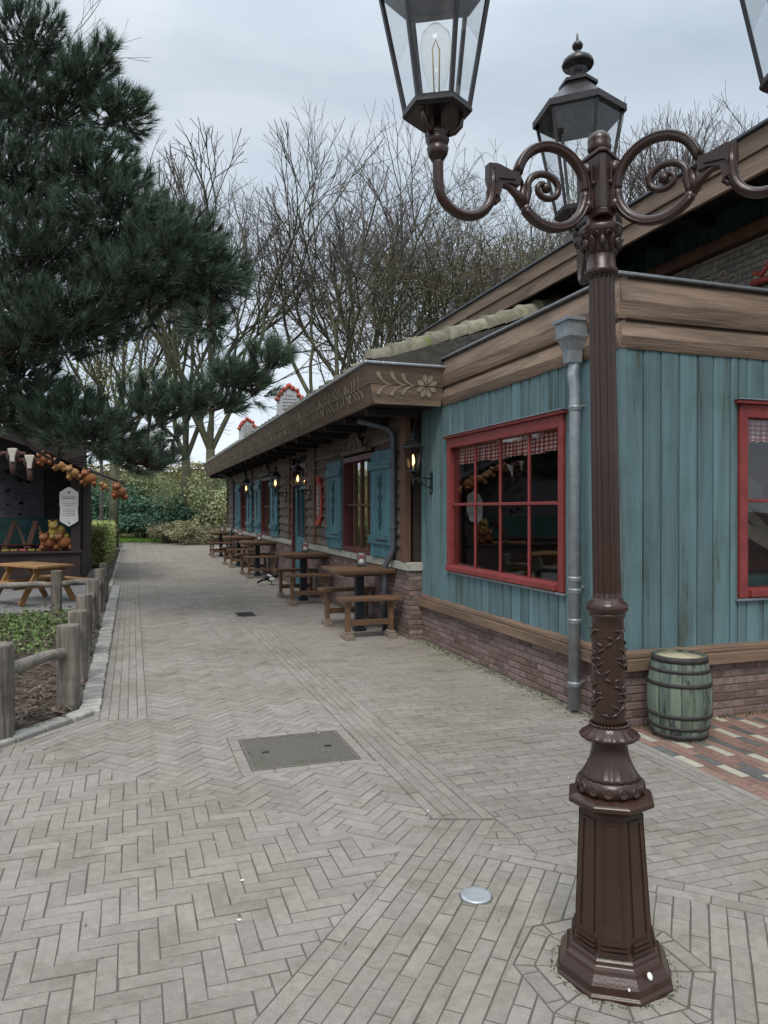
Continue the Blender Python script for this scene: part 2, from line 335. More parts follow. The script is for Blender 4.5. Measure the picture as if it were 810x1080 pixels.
def copy_tree(o, parent=None):
    c = o.copy(); sc.collection.objects.link(c); c.parent = parent
    for ch in [x for x in bpy.data.objects if x.parent == o]: copy_tree(ch, c)
    return c
def dup(o, loc, label, rz=None):
    c = copy_tree(o); c.location = loc; c['label'] = label
    if rz is not None: c.rotation_euler = (0, 0, rz)
    return c
def pix(px, py, t):      # a point t metres in front of the eye plane
    return V((0, 0, EYE)) + FW * t + RT * ((px - 405) / 780 * t) + V((0, 0, (537 - py) / 780 * t))
class Fr:                # a wall frame: a along the wall, d outward, z up
    def __init__(s, o, u, n): s.o, s.u, s.n = V(o), V(u), V(n)
    def p(s, a, d, z): return s.o + s.u * a + s.n * d + V((0, 0, z))
    def box(s, mb, a0, a1, d0, d1, z0, z1, r=None, mi=0):
        vs = [s.p(a, d, z) for z in (z0, z1) for a, d in ((a0, d0), (a1, d0), (a1, d1), (a0, d1))]
        mb.add(vs, [(3, 2, 1, 0), (4, 5, 6, 7), (0, 1, 5, 4), (1, 2, 6, 5), (2, 3, 7, 6), (3, 0, 4, 7)], r, mi)
SIDE = Fr((3.3, 0, 0), (0, 1, 0), (-1, 0, 0)); FRONT = Fr((0, 4.45, 0), (1, 0, 0), (0, -1, 0)); WING = Fr((3.14, 0, 0), (0, 1, 0), (-1, 0, 0))

# ------------------------------------------------------------------ ground and paving
random.seed(5)
def clip(poly, a, b, c):          # keep a*x+b*y <= c
    out = []; n = len(poly)
    for i in range(n):
        p, q = poly[i], poly[(i + 1) % n]; dp = a * p[0] + b * p[1] - c; dq = a * q[0] + b * q[1] - c
        if dp <= 0: out.append(p)
        if (dp < 0 < dq) or (dq < 0 < dp):
            t = dp / (dp - dq); out.append((p[0] + (q[0] - p[0]) * t, p[1] + (q[1] - p[1]) * t))
    return out
def edges(poly, inset=0):         # half planes of a CCW polygon
    r = []; n = len(poly)
    for i in range(n):
        (x0, y0), (x1, y1) = poly[i], poly[(i + 1) % n]; L = math.hypot(x1 - x0, y1 - y0)
        a, b = (y1 - y0) / L, -(x1 - x0) / L; r.append((a, b, a * x0 + b * y0 - inset))
    return r
def ccw(p):
    A = sum(p[i][0] * p[(i + 1) % len(p)][1] - p[(i + 1) % len(p)][0] * p[i][1] for i in range(len(p)))
    return p if A > 0 else p[::-1]
def area(p): return abs(sum(p[i][0] * p[(i + 1) % len(p)][1] - p[(i + 1) % len(p)][0] * p[i][1] for i in range(len(p)))) / 2
def lay(mb, zone, kind, ang, org=(0, 0), L=.205, W=.0665, j=.0052, holes=(), mi=0, micb=None, jit=1.0, h=.016):
    zone = ccw(zone); ze = edges(zone, j / 2); ca, sa = math.cos(ang), math.sin(ang)
    def loc(p): x, y = p[0] - org[0], p[1] - org[1]; return (x * ca + y * sa, -x * sa + y * ca)
    def wld(p): return (p[0] * ca - p[1] * sa + org[0], p[0] * sa + p[1] * ca + org[1])
    lz = [loc(p) for p in zone]; x0, x1 = min(p[0] for p in lz), max(p[0] for p in lz); y0, y1 = min(p[1] for p in lz), max(p[1] for p in lz)
    rects = []
    if kind == 'run':
        for k in range(math.floor(y0 / W) - 1, math.ceil(y1 / W) + 1):
            off = (k % 2) * L / 2 + (random.random() - .5) * .02
            for i in range(math.floor((x0 - off) / L) - 1, math.ceil((x1 - off) / L) + 1): rects.append((i * L + off, k * W, i * L + off + L, k * W + W, k, i))
    else:                         # herringbone with W = L/3
        W = L / 3
        for i in range(math.floor(x0 / W) - 4, math.ceil(x1 / W) + 4):
            for k in range(math.floor(y0 / W) - 4, math.ceil(y1 / W) + 4):
                q = (i - k) % 6
                if q == 0: rects.append((i * W, k * W, i * W + L, k * W + W, k, i))
                elif q == 3 + 0: rects.append((i * W, (k) * W, i * W + W, k * W + L, k, i)) if False else None
                if (i - k) % 6 == 5: pass
        rects = []
        a0, a1, b0, b1 = math.floor(x0 / W) - 4, math.ceil(x1 / W) + 4, math.floor(y0 / W) - 4, math.ceil(y1 / W) + 4
        for k in range(b0, b1):
            for i in range(a0, a1):
                q = (i - k) % 6   # columns q=0,1,2 belong to a horizontal brick that starts at q=0
                if q == 0: rects.append((i * W, k * W, i * W + L, k * W + W, k, i))
                # a vertical brick starts (bottom cell) where q==5: cells above have q=4, 3
                if q == 5: rects.append((i * W, k * W, i * W + W, k * W + L, k, i))
    for (a, b, c, d, k, i) in rects:
        cx_, cy_ = (a + c) / 2, (b + d) / 2
        if not (x0 - L < cx_ < x1 + L and y0 - L < cy_ < y1 + L): continue
        hh = j / 2; dx, dy, rt = [random.gauss(0, .0009) * jit for _ in range(2)] + [random.gauss(0, .007) * jit]
        pts = []
        for (x, y) in ((a + hh, b + hh), (c - hh, b + hh), (c - hh, d - hh), (a + hh, d - hh)):
            rx, ry = x - cx_, y - cy_; pts.append(wld((cx_ + rx - ry * rt + dx, cy_ + ry + rx * rt + dy)))
        for e in ze:
            pts = clip(pts, *e)
            if len(pts) < 3: break
        if len(pts) < 3: continue
        pieces = [pts]
        for hole in holes:
            he = edges(ccw(hole), -j / 2); nw = []
            for pc in pieces:
                inn = pc
                for e in he:
                    inn = clip(inn, *e)
                    if len(inn) < 3: break
                if len(inn) < 3: nw.append(pc); continue
                rest = pc
                for (ea, eb, ec) in he:
                    o_ = clip(rest, -ea, -eb, -ec)
                    if len(o_) >= 3: nw.append(o_)
                    rest = clip(rest, ea, eb, ec)
                    if len(rest) < 3: break
            pieces = nw
        m_ = micb(k, i) if micb else mi
        for pc in pieces:
            if area(pc) < 1.2e-4: continue
            n = len(pc); gx, gy = sum(p[0] for p in pc) / n, sum(p[1] for p in pc) / n
            z = max(-.0012, random.gauss(0, .0009)) * jit; tx, ty = [(random.random() - .5) * .014 * jit for _ in range(2)]
            f3 = lambda x, y: z + (x - gx) * tx + (y - gy) * ty
            top = []
            for (x, y) in pc:
                vx, vy = gx - x, gy - y; q = math.hypot(vx, vy); s_ = min(.3, .0018 / max(q, 1e-6)) ; top.append((x + vx * s_, y + vy * s_, f3(x, y)))
            mid = [(x, y, f3(x, y) - .0014) for x, y in pc]; bot = [(x, y, -h) for x, y in pc]
            fs = [tuple(range(n))] + [(n + t, n + (t + 1) % n, (t + 1) % n, t) for t in range(n)] + [(2 * n + t, 2 * n + (t + 1) % n, n + (t + 1) % n, n + t) for t in range(n)]
            mb.add(top + mid + bot, fs, None, m_)
g = MB(); g.add([(-300, -200, -.05), (400, -200, -.05), (400, 500, -.05), (-300, 500, -.05)], [(0, 1, 2, 3)]); structure(g.build('ground', 'earth'))
g = MB(); g.add([(-6, -2, -.0026), (9, -2, -.0026), (9, 37, -.0026), (-6, 37, -.0026)], [(0, 1, 2, 3)]); structure(g.build('pavement_joints', 'joint'))
pv = MB(); YE = 36.6
a45 = R(49.5)
D0, D1 = (-1.40, 6.17), (1.162, 3.125)
E_ = lambda x: 3.41 + 1.25 * (x - 1.39)
MAN = [(.67, 4.39), (1.34, 4.39), (1.34, 5.02), (.67, 5.02)]; MANB = [(.60, 4.32), (1.41, 4.32), (1.41, 5.09), (.60, 5.09)]
RT_ = .205
# left part of the street herringbone and the rows along the slanting kerb
K0, K1 = (-.25, 6.02), (-1.25, 4.80)
kd = V((K0[0] - K1[0], K0[1] - K1[1])).normalized(); kn = V((kd.y, -kd.x))
off = lambda p, d: (p[0] + kn.x * d, p[1] + kn.y * d)
lay(pv, [off(K0, .01), off(K0, .30), (off(K0, .30)[0] - kd.x * .75, off(K0, .30)[1] - kd.y * .75), (off(K1, .01))], 'run', math.atan2(kd.y, kd.x), off(K1, .01), holes=[[D0, (-3, 3), (3, -2), D1], [(-.235, 5.776), (1, 5.776), (1, 7), (-.235, 7)]])
i3 = off(K0, .30)
lay(pv, [(-.75, 5.395), (1.162, 3.125), (1.42, 3.447), (1.42, YE), (-.75, YE)], 'herr', R(45), (0, 4), holes=[MANB, [(-1, 5.776), (.1, 5.776), (.1, 40), (-1, 40)], [(i3[0] + kd.x * .16, i3[1] + kd.y * .16), (i3[0] - kd.x * 2, i3[1] - kd.y * 2), (-3, 4.3), (-3, 8)]])
lay(pv, [(-.235, 5.78), (.1, 5.78), (.1, YE), (-.235, YE)], 'run', R(90), (-.235 + .4, 0), W=.067)
lay(pv, [(-.40, 15.6), (-.235, 15.6), (-.235, YE), (-.40, YE)], 'run', R(90), (-.235, 0), W=.067)
lay(pv, [(1.42, 3.43), (1.72, 3.32), (1.72, YE), (1.42, YE)], 'run', R(90), (1.72, .07), W=.060)
DB = (math.cos(R(48.5)), math.sin(R(48.5)))
lay(pv, [(1.39, 3.42), (1.72, 3.31), (1.72 - 2.2 * DB[0], 3.31 - 2.2 * DB[1]), (1.39 - 2.35 * DB[0], 3.42 - 2.35 * DB[1])], 'run', R(48.5), (1.72, 3.31), W=.064)
lay(pv, [(-2.6, 7.6), (-2.6, .6), (1.39 - 2.35 * DB[0], 3.42 - 2.35 * DB[1]), (1.39 - .32 * DB[0], 3.42 - .32 * DB[1])], 'herr', 0, (0.02, 3.0), holes=[[K0, K1, (-4, 1.4), (-4, 9)]] )
# manhole surround
for q in ([(.60, 4.32), (1.41, 4.32), (1.41, 4.387), (.60, 4.387)], [(.60, 5.023), (1.41, 5.023), (1.41, 5.09), (.60, 5.09)]): lay(pv, q, 'run', 0, q[0], W=.067)
for q in ([(.60, 4.387), (.667, 4.387), (.667, 5.023), (.60, 5.023)], [(1.343, 4.387), (1.41, 4.387), (1.41, 5.023), (1.343, 5.023)]): lay(pv, q, 'run', R(90), q[1], W=.067)
# right-hand strip, slanting border rows and the bottom-right field
H = lambda x: 3.14 - .965 * (x - 1.50); hang = math.atan(-.965); hn = (math.cos(hang + R(90)) * -1, math.sin(hang + R(90)) * -1)
lay(pv, [(1.72, H(1.72)), (3.02, H(3.02)), (3.02, 4.47), (1.72, 4.47)], 'run', 0, (0, 0), W=.0655)
lay(pv, [(1.534, 3.107), (1.72, H(1.72)), (1.72, 3.31)], 'run', R(-20), (1.5, 3.1))
lay(pv, [(1.72, 4.47), (3.27, 4.47), (3.27, 8.3), (1.72, 8.3)], 'run', 0, (0, 0), W=.0655)
lay(pv, [(1.72, 8.3), (3.13, 8.3), (3.13, YE), (1.72, YE)], 'run', 0, (0, 0), W=.0655)
lay(pv, [(3.13, 26.2), (9, 26.2), (9, YE), (3.13, YE)], 'run', 0, (0, 0), W=.0655)
bo = .133
lay(pv, [(1.534, 3.107), (3.9, H(3.9)), (3.9 + hn[0] * bo, H(3.9) + hn[1] * bo), (1.444, 3.009)], 'run', hang, (1.50 + hn[0] * bo, 3.14 + hn[1] * bo), W=.0665)
LX, LY = 1.534, 2.109
oct_ = lambda r, ph=22.5: [(LX + r * math.cos(R(ph + 45 * i)), LY + r * math.sin(R(ph + 45 * i))) for i in range(8)]
CV = (1.30, 2.68); circ = [(CV[0] + .066 * math.cos(R(30 * i)), CV[1] + .066 * math.sin(R(30 * i))) for i in range(12)]
hb = (1.50 + hn[0] * bo, 3.14 + hn[1] * bo)
lay(pv, [(1.444, 3.009), (3.9 + hn[0] * bo, H(3.9) + hn[1] * bo), (3.9, .4), (1.72 - 2.8 * DB[0], 3.31 - 2.8 * DB[1])], 'run', R(48.5), (1.72, 3.31), W=.064, j=.006, holes=[oct_(.335), circ])
o1, o2 = oct_(.19), oct_(.335)
for i in range(8):
    q = [o1[i], o2[i], o2[(i + 1) % 8], o1[(i + 1) % 8]]; an = math.atan2(o2[(i + 1) % 8][1] - o2[i][1], o2[(i + 1) % 8][0] - o2[i][0])
    lay(pv, q, 'run', an, o1[i], L=.15, W=.067, j=.007)
# band beside the coloured terrace, and the coloured terrace itself
lay(pv, [(3.02, H(3.02)), (3.2, H(3.2)), (3.2, 4.44), (3.02, 4.44)], 'run', R(90), (3.2, 0), W=.060)
def colr(k, i):
    q = (k * 2 + i * 3) % 7
    if q == 0: return 2
    if q == 3 and (k + i) % 4: return 3
    return 3 if (k * 7 + i * 5) % 13 == 0 else 1
lay(pv, [(3.2, 1.6), (9, 1.6), (9, 4.44), (3.2, 4.44)], 'run', R(90), (3.2, 0), W=.067, micb=lambda k, i: {1: 1, 2: 2, 3: 3}[colr(k, i)], holes=[[(3.2, H(3.2)), (3.0, -2), (9, -3), (9, H(9))]])
# droppings and petals trodden into the paving
for _ in range(34):
    t = random.uniform(2.6, 16); l = random.uniform(-.5, .5) * t; p = FW * t + RT * l
    if not (-.1 < p.x < 3.0): continue
    r_ = random.uniform(.004, .011); n = 7
    pv.add([(p.x, p.y, .0045)] + [(p.x + r_ * random.uniform(.5, 1.3) * math.cos(a * 6.283 / n), p.y + r_ * random.uniform(.5, 1.3) * math.sin(a * 6.283 / n), .0035) for a in range(n)], [(0, a + 1, (a + 1) % n + 1) for a in range(n)], None, 4)
structure(pv.build('street_paving', ['paver', 'paver_red', 'paver_white', 'paver_dark', 'dropping']))
# picnic yard surface
g = MB(); g.add([(-30, 12.1, .0), (-.62, 12.1, .0), (-.62, 20.4, .0), (-30, 20.4, .0)], [(0, 1, 2, 3)]); structure(g.build('yard_paving', 'asph'))
# kerb stones
kb = MB(); y = 5.98
while y < 30.5:
    L_ = random.uniform(.085, .13) if y < 16 else .5; wj = random.uniform(-.008, .008)
    kb.box((-.315 + wj if y < 15.6 else -.42, y + L_ / 2, -.005), (.15 if y < 15.6 else .07, L_ - .008, .07), Matrix.Rotation(random.uniform(-.04, .04), 3, 'Z'), None, 0)
    y += L_
p = V((K0[0] - .06, K0[1] + .0, 0))
s_ = 0.0
while s_ < 1.6:
    L_ = random.uniform(.19, .26); c = V((K0[0], K0[1], 0)) - V((kd.x, kd.y, 0)) * (s_ + L_ / 2) - V((kn.x, kn.y, 0)) * .065
    kb.box((c.x, c.y, -.004), (L_ - .012, .14, .075), Matrix.Rotation(math.atan2(kd.y, kd.x) + random.uniform(-.04, .04), 3, 'Z'), None, 1 if random.random() < .3 else 0); s_ += L_
structure(kb.build('kerb', ['kerb', 'kerb_dark'], bev=.012))
# planting bed soil
bd = MB(); nx, ny = 40, 60; vs = []; fs = []
for j in range(ny + 1):
    for i in range(nx + 1):
        yy = 4.2 + (12.0 - 4.2) * j / ny
        xr = -.39 if yy > 5.95 else -.39 - (5.95 - yy) * .83
        x = xr - 5.5 * (i / nx) ** 1.4
        vs.append((x, yy, -.02 + .05 * min(1, (i / nx) * 6) + random.uniform(-.012, .012)))
for j in range(ny):
    for i in range(nx): fs.append((j * (nx + 1) + i, j * (nx + 1) + i + 1, (j + 1) * (nx + 1) + i + 1, (j + 1) * (nx + 1) + i))
bd.add(vs, [f[::-1] for f in fs], .5, sm=True); structure(bd.build('planting_bed', 'earth'))
bd = MB(); bd.add([(-1.6, 20.4, .004), (-.46, 20.4, .004), (-.46, 31, .004), (-1.6, 31, .004)], [(0, 1, 2, 3)]); structure(bd.build('hedge_bed', 'earth'))
# mulch and litter on the bed
mu = MB()
def inbed(x, y): return x < (-.42 if y > 5.95 else -.42 - (5.95 - y) * .83)
for _ in range(5200):
    y = 4.6 + 6.5 * random.random() ** 1.6; x = -.4 - 2.4 * random.random() ** 1.5
    if not inbed(x, y): continue
    L_ = random.uniform(.012, .05); a = random.uniform(0, 6.28); t_ = random.uniform(-.4, .4); d = V((math.cos(a), math.sin(a), t_)) * L_; e = V((-math.sin(a), math.cos(a), 0)) * random.uniform(.003, .012)
    c = V((x, y, .045 + random.uniform(-.005, .02)))
    mu.add([c - d - e, c + d - e, c + d + e, c - d + e], [(0, 1, 2, 3)])
stuff(mu.build('wood_mulch', 'mulch'), 'brown bark mulch and dry litter on the planting bed soil', 'mulch')
# manhole, drain grate, round cover
mh = thing('manhole_cover', 'rectangular riveted cast iron manhole cover set into the herringbone paving', 'manhole cover', (1.005, 4.705, 0))
m_ = MB(); m_.b2(.69, 1.32, 4.41, 5.0, -.03, -.006)
for i in range(23):
    for j in range(20):
        m_.box((.715 + i * .0264, 4.435 + j * .0285, -.0045), (.018 if (i + j) % 2 else .008, .008 if (i + j) % 2 else .018, .006))
m_.build('cover_plate', 'cast', mh, (1.005, 4.705, 0))
m_ = MB()
for q in ((.672, .69, 4.392, 5.018), (1.32, 1.338, 4.392, 5.018)): m_.b2(q[0], q[1], q[2], q[3], -.03, .0)
for q in ((.69, 1.32, 4.392, 4.41), (.69, 1.32, 5.0, 5.018)): m_.b2(q[0], q[1], q[2], q[3], -.03, .0)
m_.build('frame', 'cast', mh, (1.005, 4.705, 0))
for xx in (.80, 1.21):
    m_ = MB(); m_.b2(xx - .022, xx + .022, 4.69, 4.72, -.004, .0005); m_.build('keyhole', 'black', mh, (1.005, 4.705, 0))
m_ = MB(); m_.b2(1.44, 1.70, 10.75, 11.2, -.02, .003)
for i in range(8): m_.b2(1.46, 1.68, 10.79 + i * .05, 10.815 + i * .05, .003, .007)
tag(m_.build('drain_grate', 'hoop'), 'small dark drain grate in the straight brick band of the street', 'drain')
cvt = thing('round_cover', 'small round pale metal cap in the paving left of the lamp post', 'cover', (CV[0], CV[1], 0))
m_ = MB(); m_.lathe([(.061, -.01), (.063, .006), (.058, .009), (.05, .0085), (.02, .0075), (.001, .0078)], (CV[0], CV[1], 0), 32); m_.build('cap', 'steel', cvt, (CV[0], CV[1], 0))
m_ = MB(); m_.lathe([(.003, .012), (.055, .0095), (.0555, .0088)], (CV[0], CV[1], -.001), 6, sm=False); 
# ------------------------------------------------------------------ the restaurant building
BO = (3.3, 8.25, 0)
bld = thing('restaurant', 'low teal plank and log clad restaurant with red window frames and painted wooden eaves', 'building', BO)
def bb(mb, name, mats, parent=None, bev=0, label=None): return mb.build(name, mats, parent or bld, BO, bev, label)
def brickwall(fr, a0, a1, z0, z1, name='brick_base', mats=('brick', 'mortar'), d=0.0, parent=None, holes=(), org=BO, slope=None, wr=None):
    mb = MB(); bh, bl, j = .058, .205, .010
    fr.box(mb, a0, a1, d - .06, d - .006, z0, z1, .5, 1)
    k = 0; z = z0
    while z < z1 - .02:
        zt = min(z + bh - j, z1); a = a0 - (k % 2) * bl / 2
        while a < a1:
            s0, s1 = max(a, a0), min(a + bl - j, a1)
            if s1 - s0 > .015:
                o_ = random.uniform(-.003, .003)
                vs = []
                for dd, ins in ((d - .012, 0), (d + o_ - .003, 0), (d + o_, .004)):
                    vs += [fr.p(s0 + ins, dd, z + ins), fr.p(s1 - ins, dd, z + ins), fr.p(s1 - ins, dd, zt - ins), fr.p(s0 + ins, dd, zt - ins)]
                mb.add(vs, [(8, 9, 10, 11)] + [(i + b, (i + 1) % 4 + b, (i + 1) % 4 + b + 4, i + b + 4) for b in (0, 4) for i in range(4)], None, 0)
            a += bl
        z += bh; k += 1
    return mb.build(name, list(mats), parent or bld, org)
def vboard(mb, fr, s0, s1, z0, z1, d=.02, mi=0, r=None, warp=.003):
    r = random.random() if r is None else r
    us = (-1, -.95, -.6, 0, .6, .95, 1); dz = (-.012, .008, .010, .011, .010, .008, -.012); n = len(us)
    w1, w2 = random.uniform(-warp, warp), random.uniform(-warp, warp); vs = []; cx = []
    for z, wv in ((z0, w1), (z1, w2)):
        for u_, q in zip(us, dz): vs.append(fr.p((s0 + s1) / 2 + u_ * (s1 - s0) / 2, d + q + wv, z)); cx.append(u_ if u_ else .001)
    fs = [(i, i + 1, n + i + 1, n + i) for i in range(n - 1)] + [tuple(range(n))[::-1], tuple(range(n, 2 * n))]
    mb.add(vs, fs, r, mi, False, cx)
def boards(fr, a0, a1, z0, z1, win, wd, name, mats, parent=None, d=.02):
    mb = MB(); a = a0
    while a < a1 - .01:
        w_ = wd * random.uniform(.92, 1.08); b = min(a + w_, a1); r_ = random.random()
        cuts = sorted({a, b} | {q for ww in win for q in (ww[0], ww[1]) if a < q < b})
        for s0, s1 in zip(cuts, cuts[1:]):
            if s1 - s0 < .008: continue
            spans = [(z0, z1)]
            for ww in win:
                if s0 >= ww[0] - 1e-6 and s1 <= ww[1] + 1e-6: spans = [(z0, ww[2]), (ww[3], z1)]
            for (q0, q1) in spans: vboard(mb, fr, s0 + .0035, s1 - .0035, q0, q1, d, r=r_)
        a = b
    return bb(mb, name, mats, parent)
ZB, ZT = .53, 2.72
W_S = (5.125, 7.43, .88, 2.31); W_F = (4.32, 6.6, .88, 2.34)
random.seed(11)
SIDEc = Fr((3.3, 0, 0), (0, 1, 0), (-1, 0, 0))
boards(SIDE, 4.45, 8.25, ZB, ZT, [W_S], .155, 'plank_wall', 'teal')
boards(FRONT, 3.3, 9.0, ZB, ZT, [W_F], .155, 'plank_wall', 'teal')
mb = MB(); mb.b2(3.262, 3.318, 4.412, 4.462, ZB, ZT); bb(mb, 'corner_board', 'teal', bev=.004)
# solid wall cores behind the planks, open at the windows
def core(fr, a0, a1, z0, z1, win, th=.12):
    mb = MB(); x = a0
    for ww in sorted(win):
        fr.box(mb, x, ww[0], -th, .004, z0, z1); fr.box(mb, ww[0], ww[1], -th, .004, z0, ww[2]); fr.box(mb, ww[0], ww[1], -th, .004, ww[3], z1); x = ww[1]
    fr.box(mb, x, a1, -th, .004, z0, z1); return mb
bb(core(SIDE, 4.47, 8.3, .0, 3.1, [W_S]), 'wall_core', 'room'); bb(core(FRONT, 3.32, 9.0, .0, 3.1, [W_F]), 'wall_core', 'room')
brickwall(SIDE, 4.45, 8.25, 0, .41, d=.02); brickwall(FRONT, 3.28, 9.0, 0, .41, d=.02)
def trimrail(fr, a0, a1, name, mt):
    mb = MB(); fr.box(mb, a0, a1, 0, .075, .40, .485); fr.box(mb, a0 - .0, a1, 0, .055, .487, .512)
    vs = [fr.p(a, d, z) for a in (a0, a1) for d, z in ((0, .514), (.05, .514), (.028, .545), (0, .545))]
    mb.add(vs, [(0, 1, 2, 3), (7, 6, 5, 4), (0, 4, 5, 1), (1, 5, 6, 2), (2, 6, 7, 3)]); return bb(mb, name, mt, bev=.006)
trimrail(SIDE, 4.45 - .075, 8.25, 'base_rail', 'trim'); trimrail(FRONT, 3.3 - .072, 9.0, 'base_rail', 'trim_x')
# rough sawn cornice boards (two, lower one tucked in) with metal capping
def cornice(fr, a0, a1, z0, z1, d0, d1, seg, name, mt, wob=.006):
    mb = MB(); n = max(2, int((a1 - a0) / seg)); prof = ((0, 0, 0), (.0, .35, .012), (.5, 1, .02), (1, 1, 0)); vs = []; fs = []
    pr = [(d0, z0), (d1 - .012, z0), (d1, z0 + .03), (d1 + .016, z0 * .6 + z1 * .4), (d1 - .008, z1 - .03), (d1 - .035, z1), (d0, z1)]
    for i in range(n + 1):
        a = a0 + (a1 - a0) * i / n; wv = random.uniform(-wob, wob)
        for k, (d, z) in enumerate(pr): vs.append(fr.p(a, d + (random.uniform(-.002, .002) if k in (2, 3, 4) else 0), z + (wv if k in (1, 2) else 0)))
    m_ = len(pr)
    for i in range(n):
        for k in range(m_): fs.append((i * m_ + k, i * m_ + (k + 1) % m_, (i + 1) * m_ + (k + 1) % m_, (i + 1) * m_ + k))
    fs += [tuple(range(m_)), tuple(n * m_ + k for k in range(m_))[::-1]]
    mb.add(vs, fs, None, 0, False); return bb(mb, name, mt)
cornice(SIDE, 4.45 - .06, 7.55, 2.90, 3.19, 0, .075, .3, 'cornice_board', 'fascia')
cornice(SIDE, 4.45 - .045, 7.55, 2.69, 2.897, 0, .055, .3, 'cornice_board', 'fascia')
cornice(FRONT, 3.3 - .058, 9.0, 2.90, 3.19, 0, .073, .3, 'cornice_board', 'fascia_x')
cornice(FRONT, 3.3 - .043, 9.0, 2.69, 2.897, 0, .053, .3, 'cornice_board', 'fascia_x')
mb = MB(); SIDE.box(mb, 4.36, 7.56, -.05, .092, 3.192, 3.212); bb(mb, 'metal_capping', 'zinc', bev=.004)
mb = MB(); FRONT.box(mb, 3.212, 9.0, -.05, .094, 3.194, 3.215); bb(mb, 'metal_capping', 'zinc', bev=.004)
mb = MB(); mb.b2(3.35, 9.0, 4.5, 8.4, 3.0, 3.06); bb(mb, 'flat_roof', 'slate')
# interior of the front room
mb = MB(); mb.b2(3.42, 9, 4.57, 8.3, .05, .1); mb.b2(3.42, 9, 8.2, 8.28, .1, 3.0); mb.b2(8.9, 8.98, 4.57, 8.2, .1, 3.0); mb.b2(3.42, 9, 4.57, 8.3, 2.9, 2.96)
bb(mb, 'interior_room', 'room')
def curtain(fr, a0, a1, z0, z1, d, parent):
    mb = MB(); n = int((a1 - a0) / .012); vs = []; fs = []; cx = []; cz = []; m = 5
    for i in range(n + 1):
        a = a0 + (a1 - a0) * i / n
        for j in range(m + 1):
            f = j / m; vs.append(fr.p(a, d + .018 * math.sin(a * 75 + 2 * math.sin(a * 9)) * (1 - .6 * f), z0 + (z1 - z0) * f + (0 if j else .008 * math.sin(a * 75)))); cx.append(a / .018 + .01); cz.append(f * (z1 - z0) / .018 + .01)
    for i in range(n):
        for j in range(m): fs.append((i * (m + 1) + j, (i + 1) * (m + 1) + j, (i + 1) * (m + 1) + j + 1, i * (m + 1) + j + 1))
    mb.add(vs, fs, .5, 0, True, cx, cz); bb(mb, 'curtain', 'gingham', parent)
def bigwindow(fr, W_, cols, nm, label):
    a0, a1, z0, z1 = W_; f = .075
    mb = MB()
    fr.box(mb, a0, a0 + f, -.09, .055, z0, z1); fr.box(mb, a1 - f, a1, -.09, .055, z0, z1)
    fr.box(mb, a0 + f, a1 - f, -.09, .055, z1 - .10, z1); fr.box(mb, a0 + f, a1 - f, -.09, .050, z0, z0 + .07)
    wn = bb(mb, 'window', 'red', bev=.006, label=label)
    mb = MB(); fr.box(mb, a0 - .04, a1 + .04, 0, .085, z1 + .001, z1 + .03); bb(mb, 'head_trim', 'red', wn, .006)
    mb = MB(); fr.box(mb, a0 + .09, a1 - .02, .02, .08, z0 + .005, z0 + .06); bb(mb, 'sill', 'red', wn, .008)
    mb = MB(); fr.box(mb, a0 - .045, a1 + .045, 0, .095, z1 + .031, z1 + .039); bb(mb, 'lead_flashing', 'zinc', wn); mb = MB(); fr.box(mb, a0 - .03, a1 + .03, 0, .06, z0 - .02, z0 - .003); bb(mb, 'lead_flashing', 'zinc', wn)
    ia, ib, ja, jb = a0 + f, a1 - f, z0 + .07, z1 - .10; step = (ib - ia) / cols
    for k in range(1, cols):
        mb = MB(); x = ia + k * step; fr.box(mb, x - .013, x + .013, -.006, .014, ja, jb); bb(mb, 'glazing_bar', 'red', wn, .005)
    mb = MB(); zc = (ja + jb) / 2 + .02; fr.box(mb, ia, ib, -.008, .017, zc - .014, zc + .014); bb(mb, 'glazing_bar', 'red', wn, .005)
    mb = MB(); mb.add([fr.p(ia, 0, ja), fr.p(ib, 0, ja), fr.p(ib, 0, jb), fr.p(ia, 0, jb)], [(0, 1, 2, 3)]); bb(mb, 'pane', 'glass', wn)
    curtain(fr, ia, ib, jb - .17, jb, -.055, wn); return wn
bigwindow(SIDE, W_S, 4, 'w', 'large eight pane red window left of the zinc downpipe'); bigwindow(FRONT, W_F, 3, 'w', 'red window cut by the right photo edge, striped cloth inside')
# striped cloths and covered table inside the right-hand window
mb = MB()
for k, (x0, x1, za, zb) in enumerate(((4.35, 5.2, 2.25, 1.75), (4.35, 5.2, 2.0, 1.35), (4.55, 5.5, 1.95, 1.2))):
    mb.add([(x0, 5.0, za), (x1, 5.05, zb), (x1, 5.05, zb - .16), (x0, 5.0, za - .07)], [(0, 1, 2, 3)], None, k % 2)
mb.add([(4.3, 5.15, 1.0), (6.0, 5.15, 1.0), (6.0, 5.15, 2.2), (4.3, 5.15, 2.2)], [(0, 1, 2, 3)], None, 1)
mb.add([(4.42, 4.95, 2.08), (5.3, 5.0, 1.55), (5.3, 5.0, 1.48), (4.42, 4.95, 1.78)], [(0, 1, 2, 3)], None, 0); mb.add([(4.8, 4.94, 1.50), (5.6, 4.96, 1.1), (5.6, 4.96, 1.0), (4.7, 4.94, 1.42)], [(0, 1, 2, 3)], None, 0)
bb(mb, 'striped_drape', ['flagcream', 'flagred'])
mb = MB(); mb.b2(4.3, 6.4, 4.9, 5.6, .1, .98); bb(mb, 'covered_counter', 'tealcloth', bev=.02)
